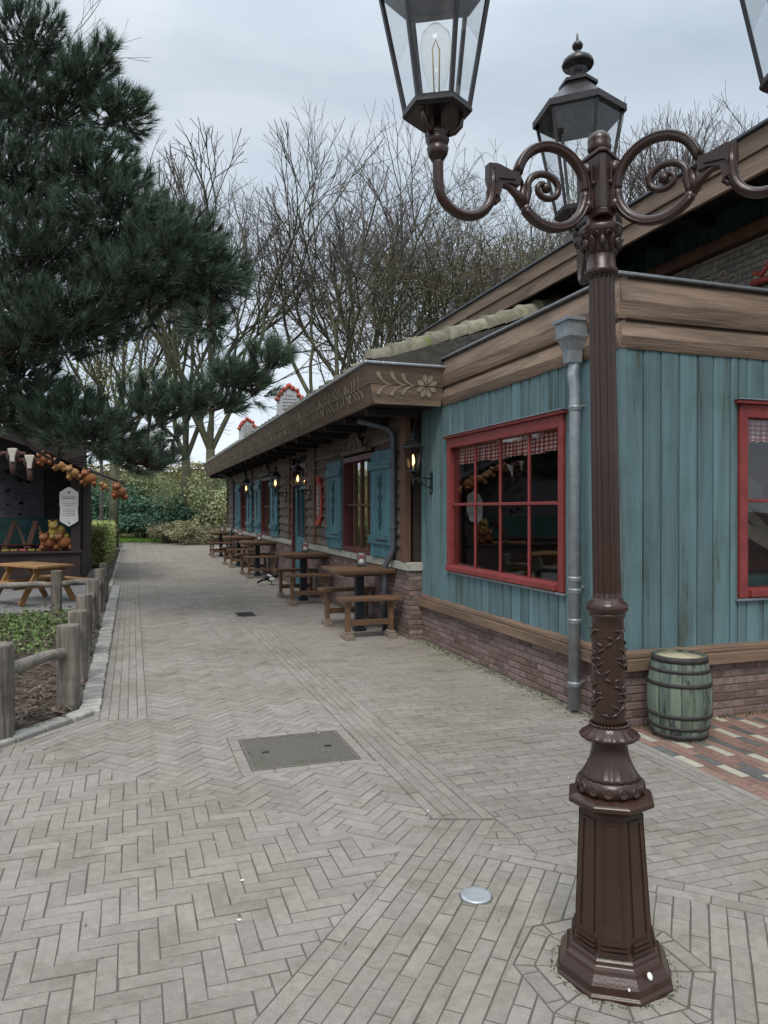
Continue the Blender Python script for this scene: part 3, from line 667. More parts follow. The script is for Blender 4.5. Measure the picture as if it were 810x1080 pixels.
# ------------------------------------------------------------------ the long wing
Y0, Y1 = 8.25, 25.9
brickwall(WING, Y0 - .028, 13.62, 0, .813, d=.03); brickwall(WING, 15.02, Y1, 0, .813, d=.03)
fe = Fr((0, 8.25, 0), (1, 0, 0), (0, -1, 0)); brickwall(fe, 3.112, 3.30, 0, .813, d=.03)
mb = MB(); WING.box(mb, Y0 - .06, 13.62, -.15, .065, .815, .915); bb(mb, 'stone_sill', 'stone', bev=.008)
mb = MB(); WING.box(mb, 15.02, Y1, -.12, .065, .815, .915); bb(mb, 'stone_sill', 'stone', bev=.008)
WN = [(9.56, 11.06), (17.28, 18.74), (21.05, 22.5)]
DR = (13.70, 15.0)
HO = [(a, b, .915, 2.33) for a, b in WN] + [(DR[0], DR[1], 0, 2.44)]
# lapped log boards with wavy lower edges
mb = MB(); z = .92; random.seed(3)
while z < 2.95:
    h_ = random.uniform(.15, .18)
    segs = [(Y0 + .02, Y1)]
    for (a, b, q0, q1) in HO:
        if z + h_ > q0 + .02 and z < q1 - .02: segs = [t for s_ in segs for t in ((s_[0], min(s_[1], a)), (max(s_[0], b), s_[1])) if t[1] - t[0] > .02]
    r_ = random.random()
    for (s0, s1) in segs:
        n = max(2, int((s1 - s0) / .09)); vs = []; fs = []; ph = random.uniform(0, 9)
        for i in range(n + 1):
            a = s0 + (s1 - s0) * i / n; wv = .010 * math.sin(a * 5 + ph) + .006 * math.sin(a * 17 + ph * 3) + random.uniform(-.003, .003)
            for (d, zz) in ((0, z + wv), (.045, z + wv), (.050, z + .03 + wv * .7), (.034, z + h_ * .6), (.012, z + h_ + .02)): vs.append(WING.p(a, d, zz))
        for i in range(n):
            for k in range(4): fs.append((i * 5 + k, (i + 1) * 5 + k, (i + 1) * 5 + k + 1, i * 5 + k + 1))
        mb.add(vs, fs, r_ * .6 + random.random() * .4)
    z += h_
bb(mb, 'log_boarding', 'siding')
mb = MB(); x = Y0
for (a, b, q0, q1) in sorted(HO):
    WING.box(mb, x, a, -.15, -.035, 0, 3.0); WING.box(mb, a, b, -.15, -.035, q1, 3.0)
    if q0 > 0: WING.box(mb, a, b, -.15, .003 - .05, 0, q0 - .02)
    x = b
WING.box(mb, x, Y1, -.15, -.035, 0, 3.0); mb.b2(3.3, 3.4, 8.24, 8.3, 0, 3.0)
mb.b2(3.3, 3.36, 26.0, 26.06, 0, 3.0); bb(mb, 'wall_core', 'room')
mb = MB(); mb.b2(3.14, 9, 25.9, 26.0, 0, 3.05); bb(mb, 'end_wall', 'siding')
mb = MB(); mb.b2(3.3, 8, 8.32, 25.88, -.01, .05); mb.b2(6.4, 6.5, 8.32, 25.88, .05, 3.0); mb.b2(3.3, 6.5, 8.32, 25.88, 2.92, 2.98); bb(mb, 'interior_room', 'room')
# vertical posts
for a, w_ in ((8.33, .17), (12.95, .12), (15.2, .11), (20.3, .1), (25.82, .14)):
    mb = MB(); WING.box(mb, a - w_ / 2, a + w_ / 2, 0, .075, .917, 2.9); bb(mb, 'corner_post' if a < 9 or a > 25 else 'wall_post', 'postwood', bev=.006)
def pediment(fr, ac, z0, parent, w_=.72, h_=.34):
    mb = MB(); pts = [(-w_ / 2 + .05, .05), (-w_ * .36, .06), (-w_ * .30, .15), (-w_ * .21, .19), (-w_ * .14, .27), (0, h_), (w_ * .14, .27), (w_ * .21, .19), (w_ * .30, .15), (w_ * .36, .06), (w_ / 2 - .05, .05)]
    mb.prism([(a, b) for a, b in pts][::-1], fr.p(ac, 0, z0), fr.u, V((0, 0, 1)), fr.n, .05, .10)
    fr.box(mb, ac - w_ / 2 - .06, ac + w_ / 2 + .06, .03, .13, z0 + .0, z0 + .045)
    for s_ in (-1, 1):
        c = ac + s_ * w_ * .46
        pts = [fr.p(c + s_ * .05 * math.cos(t) * (1 - t / 9), .09, z0 + .11 + .055 * math.sin(t) * (1 - t / 9)) for t in [i * .5 for i in range(14)]]
        mb.tube(pts, .014, 6)
    ob = bb(mb, 'pediment', 'carve', None, .008)
    mb = MB()
    for k in range(7):
        a = R(180 / 6 * k); mb.ell(fr.p(ac + .10 * math.cos(a), .103, z0 + .10 + .12 * math.sin(a)), (.008, .028, .012), Matrix.Rotation(0, 3, 'X'), 8, 5)
    for s_ in (-1, 1):
        mb.tube([fr.p(ac + s_ * (.05 + .19 * t), .103, z0 + .09 + .05 * math.sin(t * 6)) for t in [i / 8 for i in range(9)]], .008, 5)
    mb.build('carving', 'siding', ob, BO)
def shutter(fr, a0, a1, z0, z1, parent):
    mb = MB(); n = 4; w_ = (a1 - a0) / n
    for k in range(n): vboard(mb, fr, a0 + k * w_ + .002, a0 + (k + 1) * w_ - .002, z0 + random.uniform(-.004, .006), z1 + random.uniform(-.006, .006), .085)
    for k in range(n): fr.box(mb, a0 + k * w_ + .001, a0 + (k + 1) * w_ - .001, .055, .076, z0 + .004, z1 - .004, .2)
    for zz in (z0 + .17, z1 - .24): fr.box(mb, a0 - .015, a1 + .012, .098, .125, zz, zz + .11)
    ob = bb(mb, 'shutter', 'shutter', None, .003)
    c = (a0 + a1) / 2
    mb = MB()      # the faded painted flower stem
    mb.tube([fr.p(c, .102, z0 + .36), fr.p(c + .006, .102, (z0 + z1) / 2), fr.p(c, .102, z1 - .36)], .008, 5)
    for zz in (z0 + .42, z0 + .52, (z0 + z1) / 2, z1 - .52, z1 - .42):
        for s_ in (-1, 1): mb.tube([fr.p(c, .102, zz), fr.p(c + s_ * .05, .102, zz + .05), fr.p(c + s_ * .075, .102, zz + .13)], [.005, .013, .002], 5)
    mb.build('painted_stem', 'shutter_dark', ob, BO)
    for zz in (z0 + .215, z1 - .195): mb = MB(); fr.box(mb, a0 + .02, a1 - .45 * (a1 - a0), .126, .131, zz, zz + .018); mb.build('hinge_strap', 'black', ob, BO)
wl = ['tall dark red window with teal shutters nearest the front room', 'teal shuttered window between the second and third lanterns', 'farthest teal shuttered window in the log wall']
for (a, b), lb in zip(WN, wl):
    mb = MB(); f = .07
    WING.box(mb, a, a + f, -.08, .06, .917, 2.33); WING.box(mb, b - f, b, -.08, .06, .917, 2.33); WING.box(mb, a + f, b - f, -.08, .06, 2.25, 2.33); WING.box(mb, a + f, b - f, -.08, .075, .917, .99)
    wn = bb(mb, 'window', 'darkred', bev=.006, label=lb)
    ia, ib = a + f, b - f
    for k in range(1, 4): mb = MB(); x = ia + (ib - ia) * k / 4; WING.box(mb, x - .014, x + .014, -.04, .0, .99, 2.25); bb(mb, 'glazing_bar', 'postwood', wn)
    mb = MB(); WING.box(mb, ia, ib, -.042, .004, 1.60, 1.63); bb(mb, 'glazing_bar', 'postwood', wn)
    mb = MB(); mb.add([WING.p(ia, -.03, .99), WING.p(ib, -.03, .99), WING.p(ib, -.03, 2.25), WING.p(ia, -.03, 2.25)], [(0, 1, 2, 3)]); bb(mb, 'pane', 'glass', wn)
    pediment(WING, (a + b) / 2, 2.36, wn, 1.15, .36)
    shutter(WING, a - .86, a - .01, .925, 2.31, wn); shutter(WING, b + .01, b + .86, .925, 2.31, wn)
# door
a, b = DR; mb = MB(); WING.box(mb, a, a + .08, -.08, .05, .0, 2.44); WING.box(mb, b - .08, b, -.08, .05, 0, 2.44); WING.box(mb, a + .08, b - .08, -.08, .05, 2.36, 2.44); WING.box(mb, a + .08, b - .08, -.08, .05, 2.02, 2.07)
dr = bb(mb, 'door', 'darkred', bev=.005, label='teal half glazed door in a dark red frame')
mb = MB(); WING.box(mb, a + .08, b - .08, -.07, -.01, .02, 1.0); WING.box(mb, a + .08, a + .22, -.07, -.01, 1.0, 2.02); WING.box(mb, b - .22, b - .08, -.07, -.01, 1.0, 2.02); WING.box(mb, a + .22, b - .22, -.07, -.01, 1.92, 2.02)
WING.box(mb, (a + b) / 2 - .02, (a + b) / 2 + .02, -.065, .0, 1.0, 1.92); bb(mb, 'door_leaf', 'shutter', dr, .005)
mb = MB(); mb.add([WING.p(a + .2, -.04, .98), WING.p(b - .2, -.04, .98), WING.p(b - .2, -.04, 1.95), WING.p(a + .2, -.04, 1.95)], [(0, 1, 2, 3)]); mb.add([WING.p(a + .08, -.04, 2.07), WING.p(b - .08, -.04, 2.07), WING.p(b - .08, -.04, 2.36), WING.p(a + .08, -.04, 2.36)], [(0, 1, 2, 3)]); bb(mb, 'pane', 'glass', dr)
mb = MB(); mb.tube([WING.p(a + .15, -.01, 1.04), WING.p(a + .15, .05, 1.04), WING.p(a + .27, .05, 1.04)], .01, 6); bb(mb, 'handle', 'black', dr)
# eaves: fascia leaning outward, soffit, capping
FB, FT = 2.46, 2.33; YB, YT = 7.57, 7.44; YEND = 26.4; ZFB, ZFT = 2.69, 3.08; ZM = 2.89
def fpt(y_s, z, off=0.0):   # side face of the leaning fascia
    f = (z - ZFB) / (ZFT - ZFB); return V((FB + (FT - FB) * f - off, y_s, z))
def ffront(x, z, off=0.0):
    f = (z - ZFB) / (ZFT - ZFB); return V((x, YB + (YT - YB) * f - off, z))
for (za, zb, ex) in ((ZFB, ZM - .004, 0), (ZM, ZFT, .004)):
    mb = MB(); n = 40; vs = []; fs = []
    for i in range(n + 1):
        q = i / n
        for z, o_ in ((za, ex), (zb, ex), (zb, -.03), (za, -.03)):
            f = (z - ZFB) / (ZFT - ZFB); ya = YB + (YT - YB) * f - ex
            p_ = fpt(ya + (YEND - ya) * q, z, o_); vs.append(p_)
    for i in range(n):
        for k in range(4): fs.append((i * 4 + k, (i + 1) * 4 + k, (i + 1) * 4 + (k + 1) % 4, i * 4 + (k + 1) % 4))
    fs += [(0, 1, 2, 3), tuple(n * 4 + k for k in (3, 2, 1, 0))]
    mb.add(vs, fs); bb(mb, 'fascia_board', 'fascia_dark')
    mb = MB()
    f0, f1 = (za - ZFB) / (ZFT - ZFB), (zb - ZFB) / (ZFT - ZFB)
    P = lambda x, z, o_: ffront(x, z, o_)
    xa0, xa1 = FB + (FT - FB) * f0 - ex, FB + (FT - FB) * f1 - ex
    vs = [P(xa0, za, ex + .001), P(3.235, za, ex + .001), P(3.235, zb, ex + .001), P(xa1, zb, ex + .001), P(xa0 + .03, za, -.03), P(3.235, za, -.03), P(3.235, zb, -.03), P(xa1 + .03, zb, -.03)]
    mb.add(vs, [(0, 1, 2, 3), (7, 6, 5, 4), (0, 4, 5, 1), (1, 5, 6, 2), (2, 6, 7, 3), (3, 7, 4, 0)]); bb(mb, 'fascia_board', 'fascia_x')
# end fascia at the far gable
mb = MB(); mb.add([fpt(YEND, ZFB), V((6, YEND, ZFB)), V((6, YEND, ZFT)), fpt(YEND, ZFT)], [(3, 2, 1, 0)]); bb(mb, 'fascia_board', 'fascia_x')
mb = MB(); mb.b2(FT - .03, FT + .16, YT - .04, YEND + .06, ZFT + .002, ZFT + .035); mb.b2(FT + .16, 3.24, YT - .04, YT + .16, ZFT + .002, ZFT + .034); bb(mb, 'metal_capping', 'zinc', bev=.012)
mb = MB()
for i in range(int((YEND - YB) / .16)):
    mb.b2(FB + .035, 3.29, YB + .05 + i * .16, YB + .205 + i * .16, ZFB + .02 + random.uniform(0, .006), ZFB + .05)
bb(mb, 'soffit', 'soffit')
for k in range(20):
    mb = MB(); mb.b2(2.52, 3.14, 8.0 + k * .95, 8.08 + k * .95, ZFB - .07, ZFB + .018)
    bb(mb, 'rafter_tail', 'soffit')
# painted flowers on the fascia
def petal(mb, P, c, ang, L_, w_, o_=.006):
    vs = []; n = 6
    for i in range(n + 1):
        t = i / n; ww = w_ * math.sin(math.pi * t ** 1.4) * .5 + .002
        for s_ in (-1, 1): vs.append(P(c[0] + math.cos(ang) * L_ * t - math.sin(ang) * ww * s_, c[1] + math.sin(ang) * L_ * t + math.cos(ang) * ww * s_, o_))
    mb.add(vs, [(2 * i, 2 * i + 1, 2 * i + 3, 2 * i + 2) for i in range(n)])
def curl(mb, P, c, sx, sy, L_, o_=.006):
    vs = []; n = 9
    for i in range(n + 1):
        t = i / n; a = t * 1.25; x = c[0] + sx * L_ * math.sin(a) * .9; y = c[1] + sy * L_ * (1 - math.cos(a)) * .9; ww = .004 + .022 * t ** 2 * (1 if t < .95 else .6)
        nx_, ny_ = -sy * math.sin(a), sx * math.cos(a)
        for s_ in (-1, 1): vs.append(P(x + nx_ * ww * s_ * abs(sx), y + ny_ * ww * s_, o_))
    mb.add(vs, [(2 * i, 2 * i + 1, 2 * i + 3, 2 * i + 2) for i in range(n)])
def motif(P, c, s_=1.0, dirs=(-1,), sub='painted_flower'):
    mb = MB()
    for k in range(8): petal(mb, P, (c[0] + .018 * math.cos(R(22.5 + 45 * k)) * s_, c[1] + .018 * s_ * math.sin(R(22.5 + 45 * k))), R(22.5 + 45 * k), .075 * s_, .038 * s_)
    for sx in dirs:
        for q, L_ in ((.06, .14), (.14, .16), (.26, .15)):
            for sy in (-1, 1): curl(mb, P, (c[0] + sx * (q + .04) * s_, c[1]), sx, sy, L_ * s_ * (1 if sy > 0 else .85))
    bb(mb, sub, 'cream')
motif(lambda a, b, o_: ffront(a, b, o_ + .004), (3.04, ZM), 1.35, (-1,))
yy = 8.35
while yy < 26:
    motif(lambda a, b, o_: fpt(a, b, o_ + .004), (yy, ZM + .0), 1.3, (-1, 1)); yy += 1.28
# roof slope with roll tiles on the near verge
RS = (4.15 - 3.12) / (5.3 - 2.36)
rz = lambda x: 3.13 + (x - 2.36) * RS
mb = MB(); 
vs = []; fs = []; nxx = 60
for (yq) in (7.95, YEND): vs += [(2.36, yq, rz(2.36)), (5.3, yq, rz(5.3))]
mb.add(vs, [(0, 1, 3, 2)], .5, 1)
for k in range(46):        # pantile rows as half rolls
    y_ = 8.15 + k * .395
    mb.tube([(2.4, y_, rz(2.4)), (5.3, y_, rz(5.3))], .07, 8)
mb.add([(2.36, 7.46, 3.10), (3.3, 7.46, 3.10), (5.3, 7.92, rz(5.3) - .06), (2.46, 7.92, rz(2.46) - .06)], [(0, 1, 2, 3)], .5, 1)
for k in range(6):
    f = k / 6; ya_, za_ = 7.50 + .42 * f, 3.135 + .10 * f
    x = 2.42 + .1 * f
    while x < 5.1:
        w_ = random.uniform(.14, .20); zz = za_ + (x - 2.42) * RS * f
        mb.add([(x, ya_, zz), (x + w_ - .008, ya_, zz + w_ * RS * f), (x + w_ - .008, ya_ + .19, zz + .035 + w_ * RS * f), (x, ya_ + .19, zz + .035), (x, ya_, zz - .03), (x + w_ - .008, ya_, zz + w_ * RS * f - .03)], [(0, 1, 2, 3), (4, 5, 1, 0)], None, 1); x += w_
bb(mb, 'tiled_roof', ['tile', 'slate'])
mb = MB()
for k in range(12):        # the mossy verge roll tiles climbing the slope
    x0 = 2.50 + k * .235; a = V((x0, 7.93, rz(x0) - .03)); b = V((x0 + .285, 7.93, rz(x0 + .285) - .01))
    n = 9; vs = []; fs = []
    for q, rr in ((0, .20), (.16, .18), (.85, .145), (1, .14)):
        c = a.lerp(b, q)
        for i in range(n): an = math.pi * i / (n - 1); vs.append(c + V((0, -rr * math.cos(an) * 1.15, rr * math.sin(an))))
    for q in range(3):
        for i in range(n - 1): fs.append((q * n + i, (q + 1) * n + i, (q + 1) * n + i + 1, q * n + i + 1))
    fs.append(tuple(range(n)))
    mb.add(vs, fs, None, 0, True)
for k in range(3):
    mb.box((3.7 + k * .3, 7.72, rz(3.5) - .05 + k * .1), (.28, .2, .03), Matrix.Rotation(-.3, 3, 'Y'), None, 1)
bb(mb, 'verge_tiles', ['tile', 'slate'])
# downpipes
def pipe(pts, r_, hop=None, rings=(), mt='zinc'):
    mb = MB(); mb.tube(pts, r_, 14)
    for (z, x, y) in rings: mb.lathe([(r_ + .001, z - .022), (r_ + .008, z - .018), (r_ + .004, z - .006), (r_ + .009, z + .002), (r_ + .009, z + .014), (r_ + .001, z + .018)], (x, y, 0), 16)
    if hop:
        x, y, z0, z1 = hop
        prof = [(.055, z0), (.06, z0 + .09), (.085, z0 + .16), (.105, z0 + .19), (.105, z1 - .03), (.125, z1 - .025), (.125, z1)]
        mb.lathe([(a * 1.25, b) for a, b in prof], (x, y, 0), 4, False, ph=R(45))
    return bb(mb, 'downpipe', mt)
PX, PY = 3.19, 4.87
d_ = pipe([(PX - .0, PY - .0, .03), (PX, PY, 2.44), (PX, PY, 2.47), (PX - .012, PY - .0, 2.52), (PX - .02, PY + .0, 2.58), (PX - .0, PY, 2.66), (PX - .0, PY, 2.74)], .044, (PX - .02, PY, 2.66, 2.99), [(2.32, PX, PY), (1.02, PX, PY), (.93, PX, PY), (.70, PX, PY), (.22, PX, PY)])
for z in (2.34, .955, .235):
    mb = MB(); mb.b2(PX + .03, 3.31, PY - .012, PY + .012, z - .009, z + .009); mb.build('pipe_bracket', 'zinc', d_, BO)
NP = 8.62
pipe([(2.98, 8.74, .02), (2.98, 8.74, .80), (2.99, 8.73, .86), (3.045, NP + .02, 1.02), (3.05, NP, 1.08), (3.05, NP, 2.42), (3.03, NP, 2.5), (2.98, NP + .02, 2.55), (2.62, NP + .1, 2.64)], .036, None, [(1.32, 3.05, NP), (.74, 2.98, 8.74), (2.1, 3.05, NP)], 'zincdark')
pipe([(2.98, 24.1, .02), (2.98, 24.1, .80), (3.05, 24.0, 1.0), (3.05, 24.0, 2.42), (2.98, 24.0, 2.55), (2.6, 24.0, 2.66)], .036, None, [(1.3, 3.05, 24.0)], 'zincdark')

# ------------------------------------------------------------------ the taller hall behind
hall = thing('tall_hall', 'taller hall behind the restaurant with deep wooden eaves and teal upper wall', 'building', (5.4, 8, 0))
HO_ = (5.4, 8, 0); UP = Fr((5.3, 0, 0), (0, 1, 0), (-1, 0, 0))
brickwall(UP, 2.0, 11.0, 2.9, 3.98, 'brick_wall', ('brick_up', 'mortar'), 0.0, hall, org=HO_)
mb = MB(); UP.box(mb, 2.0, 11.05, -.0, .09, 3.985, 4.10); mb.build('timber_beam', 'postwood', hall, HO_, .006)
mb = MB(); a = 2.0
while a < 11.0: vboard(mb, UP, a, a + .155, 4.10, 4.8, .02); a += .157
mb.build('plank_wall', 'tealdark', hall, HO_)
mb = MB(); mb.b2(5.33, 12, 2.0, 11.2, 2.9, 4.9); mb.build('wall_core', 'room', hall, HO_)
EX = 4.50
for (z0, z1, xo) in ((4.10, 4.26, .0), (4.263, 4.42, .02)):
    mb = MB(); mb.b2(EX - xo, EX + .04, 1.5, 11.3, z0, z1); mb.build('fascia_board', 'fascia', hall, HO_, .006)
mb = MB(); mb.b2(EX - .05, EX + .12, 1.5, 11.42, 4.423, 4.45); mb.build('metal_capping', 'zincdark', hall, HO_, .006)
mb = MB(); mb.b2(EX + .045, 5.34, 1.5, 11.3, 4.36, 4.40)
for k in range(15): mb.b2(EX + .045, 5.3, 1.9 + k * .63, 1.98 + k * .63, 4.26, 4.357)
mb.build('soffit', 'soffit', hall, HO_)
mb = MB(); mb.b2(EX + .04, 5.34, 11.26, 11.3, 4.1, 4.42); mb.build('fascia_board', 'fascia_x', hall, HO_)
mb = MB(); mb.add([(EX - .02, 1.5, 4.452), (9, 1.5, 5.9), (9, 11.35, 5.9), (EX - .02, 11.35, 4.452)], [(0, 1, 2, 3)]); mb.add([(EX, 11.3, 4.43), (9, 11.3, 4.43), (9, 11.3, 5.88)], [(0, 1, 2)]); mb.build('roof', 'slate', hall, HO_)
mb = MB()
for k in range(5):
    y_ = 10.9 - k * .30; pts = [V((EX - .004, y_ + .09 * math.cos(t), 4.25 + .05 * math.sin(t * 1.0) * (1 if k % 2 else -1))) for t in [i * .5 for i in range(8)]]
    mb.tube(pts, .010, 5)
mb.build('painted_scroll', 'cream', hall, HO_)
# painted scrollwork and plaque on the brick
mb = MB()
for k, (a, z) in enumerate(((5.80, 3.76), (5.70, 3.70), (5.60, 3.76), (5.48, 3.70))):
    mb.tube([UP.p(a + .05 * math.cos(t) * (1 - t / 12), .003, z + .04 * math.sin(t) * (1 - t / 12)) for t in [i * .6 for i in range(11)]], .010, 5)
mb.build('painted_scroll', 'cream', hall, HO_)
# ------------------------------------------------------------------ lanterns
def hexring(r_, z, c=(0, 0), ph=0): return [V((c[0] + r_ * math.cos(ph + R(60 * i)), c[1] + r_ * math.sin(ph + R(60 * i)), z)) for i in range(6)]
def lantern(parent, c, z0, s_, lit, frame, name='lantern', roofm=None, ph=0, glass='lampglass'):
    """hexagonal tapering lantern: plate at z0, s_ = 1 is the street lamp size"""
    cx_, cy_ = c; rb, rt, h_ = .098 * s_, .174 * s_, .41 * s_
    B = hexring(rb, z0 + .012 * s_, c, ph); T = hexring(rt, z0 + h_, c, ph)
    mb = MB(); bar = .0085 * s_
    for i in range(6):
        mb.tube([B[i], T[i]], bar, 4, False); mb.tube([B[i], B[(i + 1) % 6]], bar * 1.2, 4, False); mb.tube([T[i], T[(i + 1) % 6]], bar * 1.2, 4, False)
    mb.lathe([(rb * .2, z0 - .012 * s_), (rb * 1.0, z0 - .010 * s_), (rb * 1.10, z0), (rb * 1.10, z0 + .010 * s_), (rb * .8, z0 + .012 * s_)], (cx_, cy_, 0), 6, False, ph=ph)
    ln = mb.build(name, frame, parent)
    mb = MB()
    for i in range(6):
        a, b, c2, d = B[i], B[(i + 1) % 6], T[(i + 1) % 6], T[i]; mb.add([a, b, c2, d], [(0, 1, 2, 3)])
    mb.build('pane', glass, ln)
    mb = MB(); zt = z0 + h_
    mb.lathe([(rt * .9, zt + .0), (rt * 1.10, zt - .014 * s_), (rt * 1.10, zt + .012 * s_), (rt * 1.02, zt + .020 * s_), (rt * .40, zt + .115 * s_), (rt * .40, zt + .12 * s_), (rt * .46, zt + .122 * s_), (rt * .46, zt + .135 * s_), (rt * .3, zt + .14 * s_)], (cx_, cy_, 0), 6, False, ph=ph)
    mb.build('lantern_roof', roofm or frame, ln)
    mb = MB(); q = zt
    mb.lathe([(.034, .138), (.030, .15), (.028, .175), (.036, .19), (.040, .195), (.034, .20), (.062, .205), (.066, .215), (.060, .232), (.040, .248), (.020, .256), (.010, .265), (.010, .275), (.020, .283), (.023, .295), (.017, .306), (.006, .314), (.005, .330), (.002, .345)], (cx_, cy_, 0), 16) if False else None
    mb.lathe([(a * s_, q + b * s_) for a, b in ((.034, .138), (.028, .155), (.028, .175), (.040, .190), (.036, .198), (.062, .205), (.066, .215), (.060, .232), (.040, .248), (.018, .258), (.010, .267), (.010, .275), (.020, .283), (.023, .295), (.017, .306), (.006, .314), (.005, .330), (.002, .345))], (cx_, cy_, 0), 16)
    mb.build('finial', frame, ln)
    mb = MB()
    if lit:
        mb.lathe([(.016 * s_, z0), (.016 * s_, z0 + .10 * s_), (.001, z0 + .102 * s_)], (cx_, cy_, 0), 10); mb.build('candle_tube', 'candle', ln)
        mb = MB(); mb.lathe([(.004 * s_, z0 + .10 * s_), (.030 * s_, z0 + .15 * s_), (.028 * s_, z0 + .20 * s_), (.010 * s_, z0 + .27 * s_), (.001, z0 + .29 * s_)], (cx_, cy_, 0), 10); mb.build('bulb', 'flame' if lit == 1 else 'flamecore', ln)
    else:
        mb.lathe([(.016 * s_, z0 + .01), (.016 * s_, z0 + .045 * s_)], (cx_, cy_, 0), 12); mb.build('lamp_holder', 'brass', ln)
        mb = MB(); mb.lathe([(.016 * s_, z0 + .045 * s_), (.024 * s_, z0 + .08 * s_), (.044 * s_, z0 + .15 * s_), (.050 * s_, z0 + .20 * s_), (.042 * s_, z0 + .245 * s_), (.02 * s_, z0 + .27 * s_), (.001, z0 + .275 * s_)], (cx_, cy_, 0), 18); mb.build('bulb', 'bulbglass', ln)
        mb = MB(); mb.tube([V((cx_ - .008, cy_, z0 + .05)), V((cx_ - .012, cy_, z0 + .2)), V((cx_, cy_, z0 + .23)), V((cx_ + .012, cy_, z0 + .2)), V((cx_ + .008, cy_, z0 + .05))], .0022, 4); mb.build('filament', 'brass', ln)
    return ln
# ------------------------------------------------------------------ the lamp post in front
lp = thing('lamp_post', 'tall brown cast iron lamp post with three scrolled arms in the foreground', 'lamp post', (LX, LY, 0))
def octp(prof, name, ph=R(22.5), bev=.004):
    mb = MB(); mb.lathe(prof, (0, 0, 0), 8, False, ph=ph); return mb.build(name, 'iron', lp, bev=bev)
PHO = R(22.5) - HEAD + R(30)
for (a_, r_, z_, s_) in ((-74, .170, .070, .012), (-100, .184, .046, .005)):
    a_ = R(a_) - HEAD + R(8); mb = MB(); mb.ell((r_ * math.cos(a_), r_ * math.sin(a_), z_), (s_ * .35, s_ * .8, s_), Matrix.Rotation(a_, 3, 'Z') @ Matrix.Rotation(R(-35), 3, 'Y'), 10, 6); mb.build('bird_dropping', 'dropping', lp)
octp([(.197, -.01), (.197, .010), (.187, .014), (.187, .040), (.180, .050), (.168, .066), (.164, .078), (.149, .086), (.147, .098), (.140, .106)], 'plinth', PHO)
octp([(.138, .10), (.129, .125), (.105, .555), (.108, .565)], 'pedestal', PHO)
mb = MB()      # raised panel mouldings on each face of the pedestal
for k in range(8):
    a = PHO + R(45 * k + 22.5); u = V((-math.sin(a), math.cos(a), 0)); n_ = V((math.cos(a), math.sin(a), 0))
    for s_ in (-1, 1):
        mb.beam(n_ * .1195 + u * s_ * .030 + V((0, 0, .17)), n_ * .1005 + u * s_ * .024 + V((0, 0, .53)), .003, .004, n_)
    for q in range(3):
        mb.beam(n_ * (.122 + .004 * (2 - q)) - u * (.038 + .004 * (2 - q)) + V((0, 0, .122 + q * .013)), n_ * (.122 + .004 * (2 - q)) + u * (.038 + .004 * (2 - q)) + V((0, 0, .122 + q * .013)), .008, .008)
    mb.beam(n_ * .1005 - u * .026 + V((0, 0, .53)), n_ * .1005 + u * .026 + V((0, 0, .53)), .006, .008)
mb.build('panel_moulding', 'iron', lp)
octp([(.106, .556), (.120, .560), (.128, .566), (.145, .576), (.147, .590), (.138, .596), (.118, .603), (.10, .605)], 'pedestal_cap', PHO)
def leafy(k, amp): return lambda a, z: 1 + amp * (abs(math.sin(a * k / 2)) - .5)
mb = MB()
mb.lathe([(.098, .60), (.108, .615), (.110, .635), (.100, .652), (.094, .655)], (0, 0, 0), 48)
mb.build('collar', 'iron', lp)
mb = MB(); 
for k in range(14):      # egg and scroll ring
    a = 2 * math.pi * k / 14; c = V((.107 * math.cos(a), .107 * math.sin(a), .628)); mb.lathe([(.017, -.004), (.019, .003), (.013, .006), (.010, .001), (.001, .006)], c, 10, rot=V((math.cos(a), math.sin(a), .15)).to_track_quat('Z', 'Y').to_matrix())
mb.build('collar_ornament', 'iron', lp)
mb = MB(); mb.lathe([(.095, .655), (.088, .665), (.075, .69), (.064, .72), (.059, .75), (.0585, .785), (.062, .79)], (0, 0, 0), 96, fn=lambda a, z: 1 + (.035 if z < .74 else .0) * (math.sin(a * 20) > 0) * max(0, (.74 - z) / .09)); mb.build('flared_neck', 'iron', lp)
mb = MB(); mb.lathe([(.062, .775), (.088, .780), (.098, .790), (.095, .797), (.078, .808), (.066, .818), (.063, .826)], (0, 0, 0), 96, fn=lambda a, z: 1 + (.03 * math.sin(a * 18) if .783 < z < .81 else 0)); mb.build('flange', 'iron', lp)
mb = MB(); 
for k in range(34): a = 2 * math.pi * k / 34; mb.ell((.062 * math.cos(a), .062 * math.sin(a), .829), (.0065, .0065, .0055), None, 6, 4)
mb.build('bead_ring', 'iron', lp)
mb = MB(); mb.lathe([(.056, .82), (.054, .85), (.052, 1.16), (.053, 1.185), (.058, 1.19), (.060, 1.20), (.054, 1.205)], (0, 0, 0), 40); mb.build('lower_column', 'iron', lp)
mb = MB(); random.seed(21)    # relief leaves winding round the lower column
for k in range(3):
    stem = []
    for i in range(26):
        t = i / 25; a = 2 * math.pi * k / 3 + 1.1 * math.sin(t * 7.5); rr = .0545 - .002 * t; z = .86 + .29 * t; stem.append(V((rr * math.cos(a), rr * math.sin(a), z)))
        if i % 2 == 0:
            for s_ in (-1, 1):
                a2 = a + s_ * .28; tip = a + s_ * .62
                p0, p1, p2 = [V((rr_ * math.cos(q), rr_ * math.sin(q), zz)) for rr_, q, zz in ((rr + .0005, a, z), (rr + .003, a2, z + .010), (rr, tip, z + .022 * random.choice((1, .4))))]
                mb.tube([p0, (p0 + p1) / 2, p1, p2], [.0015, .005, .0055, .0012], 6)
    mb.tube(stem, .003, 6)
mb.build('leaf_relief', 'iron', lp)
